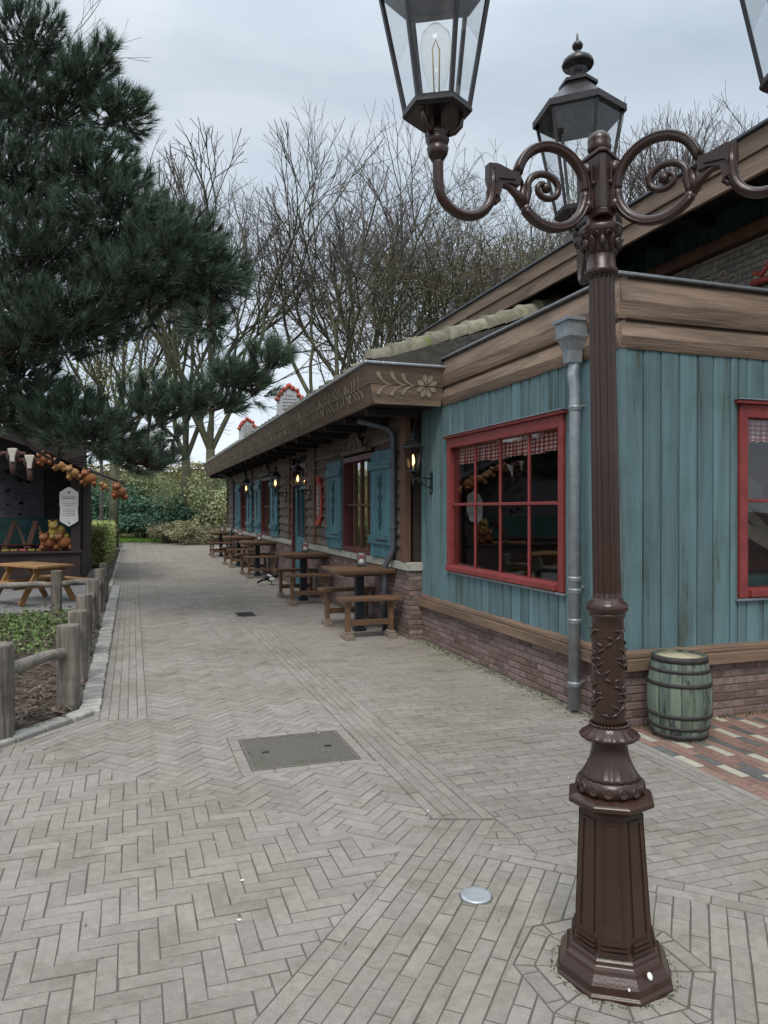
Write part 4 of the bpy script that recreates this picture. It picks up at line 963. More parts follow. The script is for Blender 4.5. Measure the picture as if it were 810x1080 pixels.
mb = MB(); mb.lathe([(.052, 1.20), (.060, 1.203), (.066, 1.212), (.066, 1.228), (.060, 1.238), (.052, 1.243), (.049, 1.252)], (0, 0, 0), 60, fn=lambda a, z: 1 + (.025 * math.sin(a * 24) if 1.208 < z < 1.236 else 0)); mb.build('ring_moulding', 'iron', lp)
mb = MB(); mb.lathe([(.047, 1.25), (.0465, 1.27), (.0425, 2.32), (.044, 2.335)], (0, 0, 0), 120, fn=lambda a, z: 1 - (.13 * abs(math.sin(a * 8)) if 1.26 < z < 2.33 else 0), sm=False); mb.build('fluted_shaft', 'iron', lp)
mb = MB(); mb.lathe([(.044, 2.33), (.054, 2.335), (.056, 2.35), (.048, 2.358), (.047, 2.40), (.046, 2.405)], (0, 0, 0), 32)
mb.lathe([(.047, 2.40), (.053, 2.405), (.052, 2.42), (.060, 2.455), (.070, 2.468), (.072, 2.485), (.066, 2.495), (.052, 2.50), (.050, 2.53)], (0, 0, 0), 48, fn=lambda a, z: 1 + (.05 * math.sin(a * 8) if 2.41 < z < 2.46 else 0))
for k in range(6):
    a = 2 * math.pi * k / 6; mb.ell((.056 * math.cos(a), .056 * math.sin(a), 2.435), (.013, .013, .022), None, 8, 6)
for k in range(6):
    a = 2 * math.pi * (k + .5) / 6; n_ = V((math.cos(a), math.sin(a), 0)); u_ = V((-n_.y, n_.x, 0))
    for s_ in (-1, 1): mb.tube([n_ * .060 + u_ * s_ * (.004 + .010 * (1 - math.cos(t)) * .8) * 1.0 + n_ * .004 * math.sin(t) + V((0, 0, 2.455 + .014 * math.sin(t) * (1 - t / 8))) for t in [i * .5 for i in range(9)]], .0042, 5)
    mb.tube([n_ * .050 + V((0, 0, 2.405)), n_ * .058 + V((0, 0, 2.425)), n_ * .064 + V((0, 0, 2.445)), n_ * .074 + V((0, 0, 2.452))], [.004, .009, .008, .003], 6)
mb.build('capital', 'iron', lp)
AH = [-92.2, 27.8, 147.8]
ABASE = R(90 - AH[0])          # math angle of the first arm
mb = MB(); tri = []
for k in range(3):
    a = ABASE + R(60 + 120 * k)
    for s_ in (-1, 1): tri.append((.078 * math.cos(a) - s_ * .010 * math.sin(a), .078 * math.sin(a) + s_ * .010 * math.cos(a)))
tri = sorted(tri, key=lambda p: math.atan2(p[1], p[0]))
mb.prism([(a * 1.05, b * 1.05) for a, b in tri], (0, 0, 0), (1, 0, 0), (0, 1, 0), (0, 0, 1), 2.515, 2.535); mb.prism(tri, (0, 0, 0), (1, 0, 0), (0, 1, 0), (0, 0, 1), 2.536, 2.715); mb.prism([(a * 1.1, b * 1.1) for a, b in tri], (0, 0, 0), (1, 0, 0), (0, 1, 0), (0, 0, 1), 2.716, 2.728)
n = len(tri); mb.add([(a * 1.0, b * 1.0, 2.729) for a, b in tri] + [(0, 0, 2.775)], [(i, (i + 1) % n, n) for i in range(n)]); mb.build('arm_block', 'iron', lp, bev=.003)
mb = MB(); mb.lathe([(.026, 2.74), (.036, 2.752), (.040, 2.765), (.036, 2.772), (.039, 2.785), (.034, 2.802), (.020, 2.815), (.001, 2.820)], (0, 0, 0), 28); mb.build('top_ball', 'iron', lp)
mb = MB()
for k in range(3):
    a = ABASE + R(120 * k); n_ = V((math.cos(a), math.sin(a), 0)); u = V((-n_.y, n_.x, 0))
    mb.box(n_ * .046 + V((0, 0, 2.62)), (.012, .05, .15), Matrix.Rotation(a, 3, 'Z'))
    for z in (2.56, 2.68): mb.ell(n_ * .050 + V((0, 0, z)), (.022, .022, .026), None, 12, 8)
    for s_ in (-1, 1): mb.lathe([(.009, 0), (.009, .010), (.001, .012)], n_ * .045 + u * s_ * .033 + V((0, 0, 2.625)), 6, rot=n_.to_track_quat('Z', 'Y').to_matrix())
mb.build('arm_plate', 'iron', lp, bev=.003)
# the arm, drawn in the (r, z) plane of +X and then turned
def arc(cx_, cz_, r_, a0, a1, n=18, rx=1.0): return [(cx_ + r_ * rx * math.cos(R(a0 + (a1 - a0) * i / n)), cz_ + r_ * math.sin(R(a0 + (a1 - a0) * i / n))) for i in range(n + 1)]
def rz_(pts, y=0): return [V((a, y, b)) for a, b in pts]
def arm_mesh():
    mb = MB(); T = .0165
    C = (.190, 2.606)
    ring = arc(C[0], C[1], .131, 2, 360 - 150, 44)    # starts at the step side?
    # big C: from the step (left, outer side) over the top to the post side and round the bottom
    big = arc(C[0], C[1], .131, 8, 180, 26)[::-1] + arc(C[0], C[1], .131, -180, -35, 24)
    mb.tube(rz_(arc(C[0], C[1], .131, 12, 180, 26)), T, 10); mb.tube(rz_(arc(C[0], C[1], .131, 180, 325, 24)), T, 10)
    mb.tube(rz_(arc(C[0], C[1], .131, 12, 325, 46), .0), .0085, 6)
    for s_ in (-1, 1): mb.tube([V((a, s_ * .012, b)) for a, b in arc(C[0], C[1], .139, 14, 320, 46)], .006, 5)
    # lower leaf stem running outward to a small curl
    st = [(.297, 2.531), (.325, 2.565), (.352, 2.585), (.385, 2.590), (.412, 2.578), (.424, 2.556), (.420, 2.535), (.402, 2.528), (.390, 2.540), (.396, 2.552), (.406, 2.551)]
    mb.tube(rz_(st), [.0165, .014, .012, .011, .010, .010, .010, .009, .009, .010, .009], 8)
    # inner scroll springing from the lower outer side of the ring
    sp = []
    for i in range(40):
        t = i / 39; a = R(205 - 560 * t); r_ = .075 * (1 - t) ** .8 + .010; sp.append((.222 - .004 * t + r_ * math.cos(a), 2.602 + r_ * math.sin(a)))
    mb.tube(rz_([(.300, 2.535), (.302, 2.565), (.299, 2.600)] ), [.015, .014, .008], 8)
    sp2 = [(.296, 2.528), (.288, 2.548)] + [(.215 + (.046 * (1 - i / 30) ** .8 + .016) * math.cos(R(-20 + 450 * i / 30)) * 1.1, 2.598 + (.040 * (1 - i / 30) ** .8 + .014) * math.sin(R(-20 + 450 * i / 30))) for i in range(31)]
    mb.tube(rz_(sp2), [.013, .013] + [.0125 - .003 * i / 30 for i in range(31)], 8); mb.ell((.212, 0, 2.600), (.017, .016, .017), None, 12, 8)
    mb.tube([V((.308, 0, 2.60)), V((.316, 0, 2.62)), V((.322, 0, 2.635))], [.012, .010, .003], 8)
    # step block and the swan neck
    stp = [(.316, 2.590), (.318, 2.632), (.350, 2.634), (.395, 2.648), (.428, 2.646), (.430, 2.60), (.418, 2.555), (.392, 2.545), (.380, 2.585), (.350, 2.592)]
    mb.prism(stp, (0, 0, 0), (1, 0, 0), (0, 0, 1), (0, 1, 0), -.014, .014)
    mb.prism([(.335, 2.604), (.337, 2.620), (.395, 2.634), (.412, 2.632), (.408, 2.585), (.396, 2.60)], (0, 0, 0), (1, 0, 0), (0, 0, 1), (0, 1, 0), -.020, .020)
    neck = [(.412, 2.625), (.412, 2.585), (.414, 2.56)] + [(.507 - .093 * math.cos(R(q)), 2.562 - .088 * math.sin(R(q))) for q in range(8, 176, 12)] + [(.600, 2.57), (.600, 2.62), (.600, 2.66)]
    mb.tube(rz_(neck), T, 10)
    for s_ in (-1, 1): mb.tube([V((a, s_ * .013, b)) for a, b in neck], .005, 5)
    return mb
def cup_mesh():
    mb = MB(); c = (.6, 0, 0)
    mb.lathe([(.018, 2.63), (.030, 2.65), (.034, 2.668), (.028, 2.672), (.030, 2.676), (.036, 2.690), (.036, 2.696), (.030, 2.70), (.034, 2.705), (.034, 2.718), (.028, 2.724), (.012, 2.73), (.012, 2.77)], c, 24)
    for k in range(3):
        a = R(30 + 120 * k); d = V((math.cos(a), math.sin(a), 0)); o = V(c)
        mb.tube([o + d * .028 + V((0, 0, 2.708)), o + d * .052 + V((0, 0, 2.712)), o + d * .070 + V((0, 0, 2.730)), o + d * .076 + V((0, 0, 2.768))], [.010, .009, .009, .008], 8)
        mb.ell(o + d * .082 + V((0, 0, 2.766)), (.012, .012, .010), None, 8, 6)
    return mb
arm0 = None
for k in range(3):
    a = R(90 - AH[k])
    am = arm_mesh().build('arm', 'iron', lp) if k == 0 else None
    if k == 0: arm_me = am.data
    else: am = bpy.data.objects.new('arm', arm_me); sc.collection.objects.link(am); am.parent = lp
    am.rotation_euler = (0, 0, a)
    if k == 0: cp = cup_mesh().build('lantern_yoke', 'iron', am); cup_me = cp.data
    else: cp = bpy.data.objects.new('lantern_yoke', cup_me); sc.collection.objects.link(cp); cp.parent = am
    ln = lantern(lp, (.6, 0), 2.772, 1.0, 0, 'irondark', ph=R(90) if k == 0 else R(78) if k == 1 else R(66))
    ln.rotation_euler = (0, 0, a)
lp.rotation_mode = 'QUATERNION'; lp.rotation_quaternion = Matrix.Rotation(R(-1.05), 3, FW).to_quaternion()
# ------------------------------------------------------------------ wall lanterns
def wall_lantern():
    t = thing('wall_lantern', 'x', 'wall lantern', (0, 0, 0), 'wall lanterns along the restaurant')
    mb = MB(); mb.box((-.008, 0, 0), (.016, .05, .20)); mb.lathe([(.02, .09), (.012, .11), (.014, .125), (.002, .14)], (-.012, 0, 0), 8); mb.lathe([(.012, -.14), (.02, -.11), (.018, -.09)], (-.012, 0, 0), 8)
    mb.tube([(-.01, 0, .04), (-.10, 0, .052), (-.19, 0, .045), (-.225, 0, .02), (-.235, 0, -.01)], .009, 6)
    pts = [V((-.02 - .16 * i / 12, 0, -.06 + .09 * (i / 12) ** 1.5)) for i in range(13)]; mb.tube(pts, .008, 6)
    mb.tube([V((-.10 + .030 * math.cos(q), 0, .005 + .030 * math.sin(q))) for q in [i * .6 for i in range(11)]], .006, 5)
    mb.tube([V((-.155 + .018 * math.cos(q), 0, .018 + .018 * math.sin(q))) for q in [i * .6 for i in range(11)]], .005, 5)
    mb.lathe([(.004, -.04), (.016, -.02), (.012, 0), (.018, .03), (.016, .05), (.026, .06), (.024, .08), (.012, .09), (.012, .13)], (-.235, 0, 0), 10)
    mb.build('bracket', 'black', t)
    ln = lantern(t, (-.235, 0), .12, .68, 1, 'black', glass='wallglass'); mb = MB()
    for k in range(4):
        a = R(45 + 90 * k); mb.tube([V((-.235 + .012 * math.cos(a), .012 * math.sin(a), .07)), V((-.235 + .04 * math.cos(a), .04 * math.sin(a), .085)), V((-.235 + .055 * math.cos(a), .055 * math.sin(a), .118))], .005, 5)
    mb.build('cradle', 'black', ln); return t
wlt = wall_lantern(); wlt.location = (3.27, 7.9, 1.86); wlt['label'] = 'black wall lantern on the teal planks beside the red window'
dup(wlt, (3.10, 13.35, 1.86), 'black wall lantern in front of the half glazed door')
dup(wlt, (3.10, 15.6, 1.86), 'lit black wall lantern left of the door by the second shuttered window')
dup(wlt, (3.10, 19.86, 1.86), 'farthest black wall lantern, between two teal shuttered windows')
# ------------------------------------------------------------------ ornaments and signs
def blob_outline(w_, h_, lobes=9, amp=.05, n=72):
    return [((w_ / 2) * (1 + amp * math.cos(lobes * t)) * math.cos(t), (h_ / 2) * (1 + amp * math.cos(lobes * t)) * math.sin(t)) for t in [2 * math.pi * i / n for i in range(n)]]
wsn = thing('wall_plaque', 'tall red scroll framed plaque with pale lettering hung on the log wall', 'sign', (3.09, 12.55, 1.69), None)
mb = MB(); mb.prism(blob_outline(.34, .84, 10, .06)[::-1], (3.09, 12.55, 1.69), (0, 1, 0), (0, 0, 1), (-1, 0, 0), 0, .03)
for s_ in (-1, 1):
    mb.tube([V((3.05, 12.55 + .09 * math.cos(q) * (1 - q / 9), 1.69 + s_ * (.36 + .07 * math.sin(q) * (1 - q / 9)))) for q in [i * .6 for i in range(12)]], .022, 6)
mb.build('frame', 'signred', wsn, (3.09, 12.55, 1.69), .006)
mb = MB(); mb.prism(blob_outline(.20, .60, 10, .04)[::-1], (3.09, 12.55, 1.69), (0, 1, 0), (0, 0, 1), (-1, 0, 0), .031, .036); mb.build('panel', 'ink', wsn, (3.09, 12.55, 1.69))
mb = MB()
for k in range(7):
    z = 1.69 + .22 - k * .07; mb.tube([V((3.052, 12.55 + .05 * math.sin(q * 2.2 + k), z + .02 * math.cos(q * 1.7 + k))) for q in [i * .35 for i in range(9)]], .007, 5)
mb.build('lettering', 'plushwhite', wsn, (3.09, 12.55, 1.69))
def roofsign(y_, x0, x1, zb, zt, label):
    c = ((x0 + x1) / 2, y_, zb); t = thing('roof_sign', label, 'sign', c, 'framed signs on the eaves')
    w_ = (x1 - x0) / 2; h_ = zt - zb
    out = [(-w_, 0), (-w_, h_ * .45), (-w_ * .92, h_ * .62), (-w_ * .70, h_ * .66), (-w_ * .62, h_ * .82), (-w_ * .30, h_ * .86), (0, h_), (w_ * .30, h_ * .86), (w_ * .62, h_ * .82), (w_ * .70, h_ * .66), (w_ * .92, h_ * .62), (w_, h_ * .45), (w_, 0)]
    mb = MB(); mb.prism(out[::-1], c, (1, 0, 0), (0, 0, 1), (0, -1, 0), 0, .02); mb.build('board', 'signgrey', t, c)
    mb = MB(); pts = [V((c[0] + a, y_ - .012, zb + b)) for a, b in out[1:-1]]
    dn = []
    for a, b in zip(pts, pts[1:]): dn += [a.lerp(b, q / 3) for q in range(3)]
    dn.append(pts[-1]); mb.tube(dn, [.036 + .014 * math.sin(i * 1.9) for i in range(len(dn))], 8); mb.build('frame', 'signred', t, c)
    mb = MB()
    for k in range(5):
        z = zb + h_ * (.62 - k * .11); x = c[0] - w_ * (.55 if k else .35); e = c[0] + w_ * (.55 if k else .35)
        while x < e:
            l_ = random.uniform(.02, .06); mb.b2(x, min(x + l_, e), y_ - .024, y_ - .021, z, z + .016); x += l_ + .012
    mb.build('lettering', 'ink', t, c)
    mb = MB(); mb.tube([(c[0] + w_ * .5, y_ + .0, zb + h_ * .6), (c[0] + w_ * .5 + .25, y_ + .4, zb - .02)], .012, 6); mb.build('brace', 'black', t, c)
random.seed(9)
roofsign(12.4, 2.30, 2.74, 3.14, 3.66, 'larger red scalloped signboard standing on the eaves, nearer one')
roofsign(17.1, 2.30, 2.70, 3.14, 3.64, 'small red scalloped signboard on the eaves, nearer the pine')
pl = thing('wall_crest', 'red rimmed painted crest on the pale brick of the taller hall', 'plaque', (5.2, 4.9, 3.62))
mb = MB(); mb.prism([(-.75, .08), (-.62, 0), (.5, 0), (.5, .35), (0, .40), (-.3, .28), (-.45, .15), (-.62, .12)][::-1], (5.29, 5.35, 3.45), (0, 1, 0) and (0, -1, 0), (0, 0, 1), (-1, 0, 0), .01, .05) if False else None
pts = [(5.20, 3.66), (5.12, 3.62), (5.06, 3.67), (5.0, 3.74), (4.85, 3.80), (4.6, 3.86), (4.4, 3.88), (4.4, 3.56), (5.12, 3.56), (5.22, 3.60)]
mb.prism([(a, b) for a, b in pts], (5.3, 0, 0), (0, 1, 0), (0, 0, 1), (-1, 0, 0), .005, .03); mb.build('panel', 'cream', pl, (5.2, 4.9, 3.62))
mb = MB(); mb.tube([V((5.26, a, b)) for a, b in pts[:7]], .022, 6); mb.tube([V((5.26, a, b)) for a, b in ((5.22, 3.57), (4.4, 3.54))], .03, 6); mb.build('frame', 'signred', pl, (5.2, 4.9, 3.62))
# ------------------------------------------------------------------ barrel
bp_ = (3.555, 4.155, 0); br = thing('barrel', 'weathered pale green wooden barrel with black hoops by the brick corner', 'barrel', bp_)
HB = .555
prf = lambda z: .176 + .036 * math.sin(math.pi * min(1, max(0, z / HB)))
mb = MB(); ns_ = 17; random.seed(2)
for k in range(ns_):
    a0, a1 = 2 * math.pi * (k + .02) / ns_, 2 * math.pi * (k + .98) / ns_; vs = []; cx = []; nz, na = 12, 5
    for j in range(nz + 1):
        z = HB * j / nz
        for i in range(na + 1):
            f = i / na; a = a0 + (a1 - a0) * f; e = 1 - (.010 if i in (0, na) else 0); vs.append((prf(z) * e * math.cos(a), prf(z) * e * math.sin(a), z)); cx.append((f * 2 - 1) * 1.0 + .001)
    fs = [(j * (na + 1) + i, j * (na + 1) + i + 1, (j + 1) * (na + 1) + i + 1, (j + 1) * (na + 1) + i) for j in range(nz) for i in range(na)]
    mb.add(vs, fs, None, 0, False, cx)
    # inner lip
    vs = []
    for a in (a0, a1): vs += [(prf(HB) * math.cos(a), prf(HB) * math.sin(a), HB), (.155 * math.cos(a), .155 * math.sin(a), HB), (.155 * math.cos(a), .155 * math.sin(a), HB - .03)]
    mb.add(vs, [(0, 1, 4, 3), (1, 2, 5, 4)], .1)
mb.build('stave', 'barrel', br)
mb = MB(); mb.lathe([(.165, .0), (.165, HB * .5), (.160, HB - .012), (.001, HB - .010)], (0, 0, 0), 32); mb.build('lid', 'barreltop', br)
for z, w_ in ((.028, .03), (.085, .022), (.165, .026), (.375, .026), (.465, .022), (HB - .018, .038)):
    mb = MB(); mb.lathe([(prf(z - w_ / 2) + .000, z - w_ / 2), (prf(z - w_ / 2) + .004, z - w_ / 2), (prf(z + w_ / 2) + .004, z + w_ / 2), (prf(z + w_ / 2) - .002, z + w_ / 2)], (0, 0, 0), 40, cap=False); mb.build('hoop', 'hoop', br)
# ------------------------------------------------------------------ tables and benches
def table_thing():
    t = thing('standing_table', 'x', 'table', (0, 0, 0), 'brown pedestal tables along the log wall')
    mb = MB()
    for k in range(5): mb.box((0, -.32 + k * .16, .79), (.82, .156, .035))
    mb.build('tabletop', 'tablewood', t, bev=.006)
    mb = MB(); vs = []
    for (sx, sy, z) in ((.40, .39, .772), (.40, .39, .755), (.26, .28, .715)): vs += [(-sx, -sy, z), (sx, -sy, z), (sx, sy, z), (-sx, sy, z)]
    mb.add(vs, [(b + i, b + (i + 1) % 4, b + 4 + (i + 1) % 4, b + 4 + i) for b in (0, 4) for i in range(4)] + [(8, 11, 10, 9)]); mb.build('apron', 'tablewood', t)
    mb = MB(); mb.box((0, 0, .385), (.105, .105, .70)); mb.box((0, 0, .02), (.15, .15, .04)); mb.build('pedestal', 'navy', t, bev=.008); return t
def bench_thing():
    t = thing('small_bench', 'x', 'bench', (0, 0, 0), 'small wooden benches at the tables')
    mb = MB()
    for k in (-1, 1): mb.box((0, k * .066, .475), (.76, .128, .042))
    mb.build('seat', 'tablewood', t, bev=.006)
    for s_ in (-1, 1):
        mb = MB(); mb.box((s_ * .27, 0, .255), (.05, .10, .40)); mb.box((s_ * .27, 0, .44), (.045, .22, .03)); mb.build('leg', 'tablewood', t, bev=.005)
        mb = MB(); mb.box((s_ * .27, 0, .0275), (.11, .24, .055)); mb.box((s_ * .27, 0, .07), (.09, .15, .03)); mb.build('foot', 'footwood', t, bev=.006)
    mb = MB(); mb.box((0, 0, .19), (.49, .03, .07)); mb.build('stretcher', 'tablewood', t, bev=.004); return t
def menu_thing():
    t = thing('menu_card', 'x', 'menu holder', (0, 0, 0), 'menu cards on the tables')
    mb = MB(); mb.box((0, 0, .004), (.10, .06, .008)); mb.box((0, 0, .095), (.115, .012, .175)); mb.build('holder', 'black', t, bev=.003)
    mb = MB(); mb.box((0, -.008, .10), (.103, .002, .155)); mb.build('card', 'ink', t)
    mb = MB(); mb.lathe([(.034, 0), (.030, .004), (.001, .005)], (0, -.0095, .065), 12, rot=Matrix.Rotation(R(90), 3, 'X'))
    mb.build('printed_bowl', 'plushwhite', t); mb = MB()
    for k in range(6): mb.ell((-.03 + .012 * k, -.011, .095 + .02 * (k % 3)), (.009, .002, .013), None, 6, 4)
    mb.build('printed_dish', 'signred', t)
    mb = MB()
    for k in range(3): mb.b2(-.035, .035 - .01 * k, -.0105, -.0092, .150 + k * .009, .154 + k * .009)
    mb.build('lettering', 'white', t); return t
T0, B0, C0 = table_thing(), bench_thing(), menu_thing()
tl = ['nearest', 'second nearest', 'middle', 'second farthest', 'farthest']
wh = ['under the tall shuttered window', 'just right of the half glazed door', 'just left of the half glazed door', 'below the farther lanterns', 'at the far end of the log wall']
TY = [9.05, 12.35, 17.2, 20.45, 24.7]
random.seed(14)
for k, y_ in enumerate(TY):
    lab = f'brown square table on a dark pedestal, {tl[k]}, {wh[k]}'
    if k == 0: T0.location = (2.74, y_, 0); T0['label'] = lab
    else: dup(T0, (2.74, y_, 0), lab, random.uniform(-.03, .03))
    for q, (dy, nm) in enumerate(((-.56, 'near side'), (.56, 'far side'))):
        lab = f'small wooden bench on the {nm} of the {tl[k]} pedestal table'
        l_ = (2.72 + random.uniform(-.03, .03), y_ + dy, 0)
        if k == 0 and q == 0: B0.location = l_; B0['label'] = lab
        else: dup(B0, l_, lab, random.uniform(-.03, .03))
    lab = f'black menu card with a picture, standing on the {tl[k]} pedestal table'
    l_ = (2.80, y_ + .1, .8095)
    if k == 0: C0.location = l_; C0['label'] = lab; C0.rotation_euler = (0, 0, R(-14))
    else: dup(C0, l_, lab, R(-14 - 4 * k))
# magpie under the second table bench
mg = thing('magpie', 'small black and white bird standing by the benches of the second table', 'bird', (2.60, 15.05, 0))
mb = MB(); rt_ = Matrix.Rotation(R(20), 3, 'Y'); mb.ell((2.67, 15.05, .15), (.12, .075, .085), rt_, 14, 10); mb.ell((2.77, 15.04, .20), (.055, .045, .05), None, 12, 8)
mb.tube([V((2.81, 15.035, .20)), V((2.84, 15.03, .195)), V((2.86, 15.03, .187))], [.016, .010, .002], 8)
mb.tube([V((2.59, 15.05, .14)), V((2.51, 15.05, .12)), V((2.39, 15.05, .05))], [.045, .030, .018], 8); mb.build('body', 'black', mg, (2.60, 15.05, 0))
mb = MB(); mb.ell((2.69, 15.015, .125), (.085, .052, .052), rt_, 12, 8); mb.ell((2.64, 15.00, .195), (.06, .035, .022), rt_, 10, 6); mb.build('white_plumage', 'white', mg, (2.60, 15.05, 0))
for s_ in (-1, 1): mb = MB(); mb.tube([V((2.68, 15.05 + s_ * .025, .09)), V((2.69, 15.05 + s_ * .025, .0)), V((2.72, 15.05 + s_ * .025, .002))], .005, 5); mb.build('leg', 'black', mg, (2.60, 15.05, 0))
# ------------------------------------------------------------------ log fence
FPOS = [(-.86, 5.50, .65, .105), (-.47, 6.20, .655, .083), (-.47, 7.17, .64, .08), (-.49, 8.42, .65, .08), (-.49, 10.25, .65, .08), (-.47, 11.95, .65, .075), (-.46, 13.2, .65, .07), (-1.06, 11.80, .65, .075), (-2.0, 11.65, .65, .075), (-3.0, 11.5, .65, .075)]
fl = ['thick grey log fence post cut by the left photo edge', 'grey log fence post at the bend of the kerb', 'grey fence post just behind the bend post', 'third grey fence post back along the kerb', 'fourth grey fence post back along the kerb', 'grey fence post at the far corner of the planting bed', 'last grey fence post on the kerb, behind the bed corner', 'free standing grey post before the picnic table', 'grey post at the left photo edge before the picnic table', 'grey post outside the left edge behind the bed']
random.seed(31)
for i, ((x, y, h_, r_), lb) in enumerate(zip(FPOS, fl)):
    t = thing('fence_post', lb, 'fence post', (x, y, 0), 'grey log fence posts'); mb = MB(); ph = random.uniform(0, 6)
    prof = [(r_ * .97, -.02)] + [(r_ * (1 + random.uniform(-.03, .03)), h_ * k / 14) for k in range(1, 14)] + [(r_ * .99, h_ - .008), (r_ * .93, h_), (r_ * .5, h_ + .003), (.001, h_ + .001)]; ck = [(random.uniform(-3.1, 3.1), random.uniform(.05, .14), random.uniform(0, 6)) for _ in range(7)]
    mb.lathe(prof, (0, 0, 0), 72, fn=lambda a, z: 1 + .05 * math.sin(a * 3 + ph) + .018 * math.sin(a * 9 + ph * 2 + z * 3) + .010 * math.sin(a * 23 + z * 5) - sum(dp * max(0, 1 - abs((a - c_ - .06 * math.sin(z * 7 + q_) + math.pi) % (2 * math.pi) - math.pi) / .07) for c_, dp, q_ in ck), sm=False); mb.build('log', 'greywood', t)
    # dark worn socket ring for the rail
for (i, j) in ((0, 1), (1, 2), (2, 3), (3, 4), (4, 5), (5, 7), (7, 8), (8, 9), (5, 6)):
    a, b = FPOS[i], FPOS[j]; A = V((a[0], a[1], .44)); B = V((b[0], b[1], .44)); d = (B - A).normalized(); sd_ = V((-d.y, d.x, 0))
    pts = [A.lerp(B, q / 8) + V((0, 0, .025 * math.sin(q / 8 * math.pi) + random.uniform(-.006, .006))) + sd_ * random.uniform(-.008, .008) for q in range(9)]
    mb = MB(); mb.tube(pts, [.044 + random.uniform(-.004, .004) for _ in pts], 12)
    nm = {0: 'bent log rail in the front opening of the fence', 1: 'shortest log rail, behind the bend post', 2: 'second log rail along the kerb', 3: 'third log rail along the kerb', 4: 'log rail ending at the bed corner', 5: 'log rail running left from the bed corner', 7: 'log rail crossing before the picnic table', 8: 'log rail outside the left edge'}[i] if (i, j) != (5, 6) else 'log rail between the two last kerb posts'
    c_ = (A + B) / 2; tag(mb.build('fence_rail', 'raillog', None, c_), nm, 'fence rail', 'grey log fence rails')
# ------------------------------------------------------------------ picnic table
ax = (RT * .836 - FW * .548).normalized(); pe = V((-ax.y, ax.x, 0)); pc = FW * 12.33 + RT * -5.84
pt = thing('picnic_table', 'orange stained wooden picnic table behind the log fence', 'picnic table', pc)
def L3(a, p, z): return pc + ax * a + pe * p + V((0, 0, z))
mb = MB()
for k in range(5): c0 = -.26 + k * .13; mb.beam(L3(-.62, c0, .62), L3(.62, c0, .62), .124, .035)
mb.build('tabletop', 'picnic', pt, pc, .004)
for s_ in (-1, 1):
    mb = MB()
    for k in range(2): mb.beam(L3(-.62, s_ * (.50 + k * .115), .36), L3(.62, s_ * (.50 + k * .115), .36), .11, .035)
    mb.build('seat', 'picnic', pt, pc, .004)
for a in (-.40, .40):
    for s_ in (-1, 1):
        mb = MB(); mb.beam(L3(a, s_ * .14, .60), L3(a, s_ * .47, .02), .09, .04, ax); mb.build('leg', 'picnic', pt, pc, .004)
    mb = MB(); mb.beam(L3(a + .045, -.62, .32), L3(a + .045, .62, .32), .04, .09); mb.beam(L3(a + .045, -.28, .58), L3(a + .045, .28, .58), .04, .07); mb.build('cross_rail', 'picnic', pt, pc, .004)
# ------------------------------------------------------------------ game stall
so_ = (-3.0, 16.3, 0); st = thing('game_stall', 'dark wooden fairground stall hung with plush toys under the pine', 'stall', so_)
def sb(mb, n, m, bev=0, parent=None): return mb.build(n, m, parent or st, so_, bev)
mb = MB()
for k in range(4): mb.b2(-6, -1.12, 16.26, 16.30, .03 + k * .155, .03 + k * .155 + .150)
mb.b2(-6, -1.12, 16.30, 16.36, 0, .64); sb(mb, 'counter_front', 'stallwood', .004)
mb = MB(); mb.b2(-6, -.98, 16.2, 16.75, .66, .70); sb(mb, 'counter_top', 'stallwood', .006)
mb = MB()
for k in range(4): mb.b2(-1.03, -.99, 16.36, 20.4, .03 + k * .155, .03 + k * .155 + .150)
sb(mb, 'side_boards', 'stallwood')
mb = MB(); mb.b2(-1.04, -1.0, 17.1, 20.4, .66, 2.5); sb(mb, 'side_wall', 'stallwood')
for (x, y) in ((-1.05, 16.32), (-1.06, 20.4)):
    mb = MB(); mb.b2(x - .14, x + .04, y - .07, y + .07, 0, 2.6); sb(mb, 'post', 'stallwood', .006)
mb = MB(); mb.b2(-6, -1.0, 18.3, 18.36, .0, 3.2); sb(mb, 'back_wall', 'soffit')
mb = MB(); random.seed(8)
mb.add([(-6, 18.29, 1.35), (-1.9, 18.29, 1.35), (-1.9, 18.29, 2.75), (-6, 18.29, 2.75)], [(0, 1, 2, 3)], .5, 0)
for k in range(90):
    x, z, r_ = random.uniform(-3.9, -2.1), random.uniform(1.4, 2.6), random.uniform(.03, .09); n = 7; a0 = random.uniform(0, 6)
    mb.add([(x + r_ * random.uniform(.5, 1.1) * math.cos(a0 + i * 6.283 / n) * 1.3, 18.285, z + r_ * random.uniform(.4, 1.0) * math.sin(a0 + i * 6.283 / n)) for i in range(n)], [tuple(range(n))], .5, 1)
M['netgrey'] = mat('netgrey', (.075, .072, .085), (.055, .053, .062), 6, .9)
sb(mb, 'backdrop', ['netgrey', 'black'])
mb = MB(); mb.add([(-6, 18.28, .72), (-1.2, 18.28, .72), (-1.2, 18.28, 1.34), (-6, 18.28, 1.34)], [(0, 1, 2, 3)], .5)
M['seapaint'] = mat('seapaint', (.02, .075, .085), (.015, .045, .03), 2.5, .8); sb(mb, 'painted_scene', 'seapaint')
for (xa, xb) in ((-2.55, -2.35), (-2.1, -1.95)):
    mb = MB(); mb.beam((xa, 17.2, .72), (xb, 17.3, 1.30), .10, .08, V((0, 1, 0))); mb.beam((xb + .22, 17.2, .72), (xb + .05, 17.3, 1.2), .05, .05, V((0, 1, 0))); sb(mb, 'target_frame', 'postwood')
for k in range(9):
    mb = MB(); x = -2.75 + k * .16; mb.box((x, 16.55, .72), (.13, .10, .04), None, None, 0); sb(mb, 'prize_block', 'plushyellow' if k % 3 != 1 else 'signred', .01)
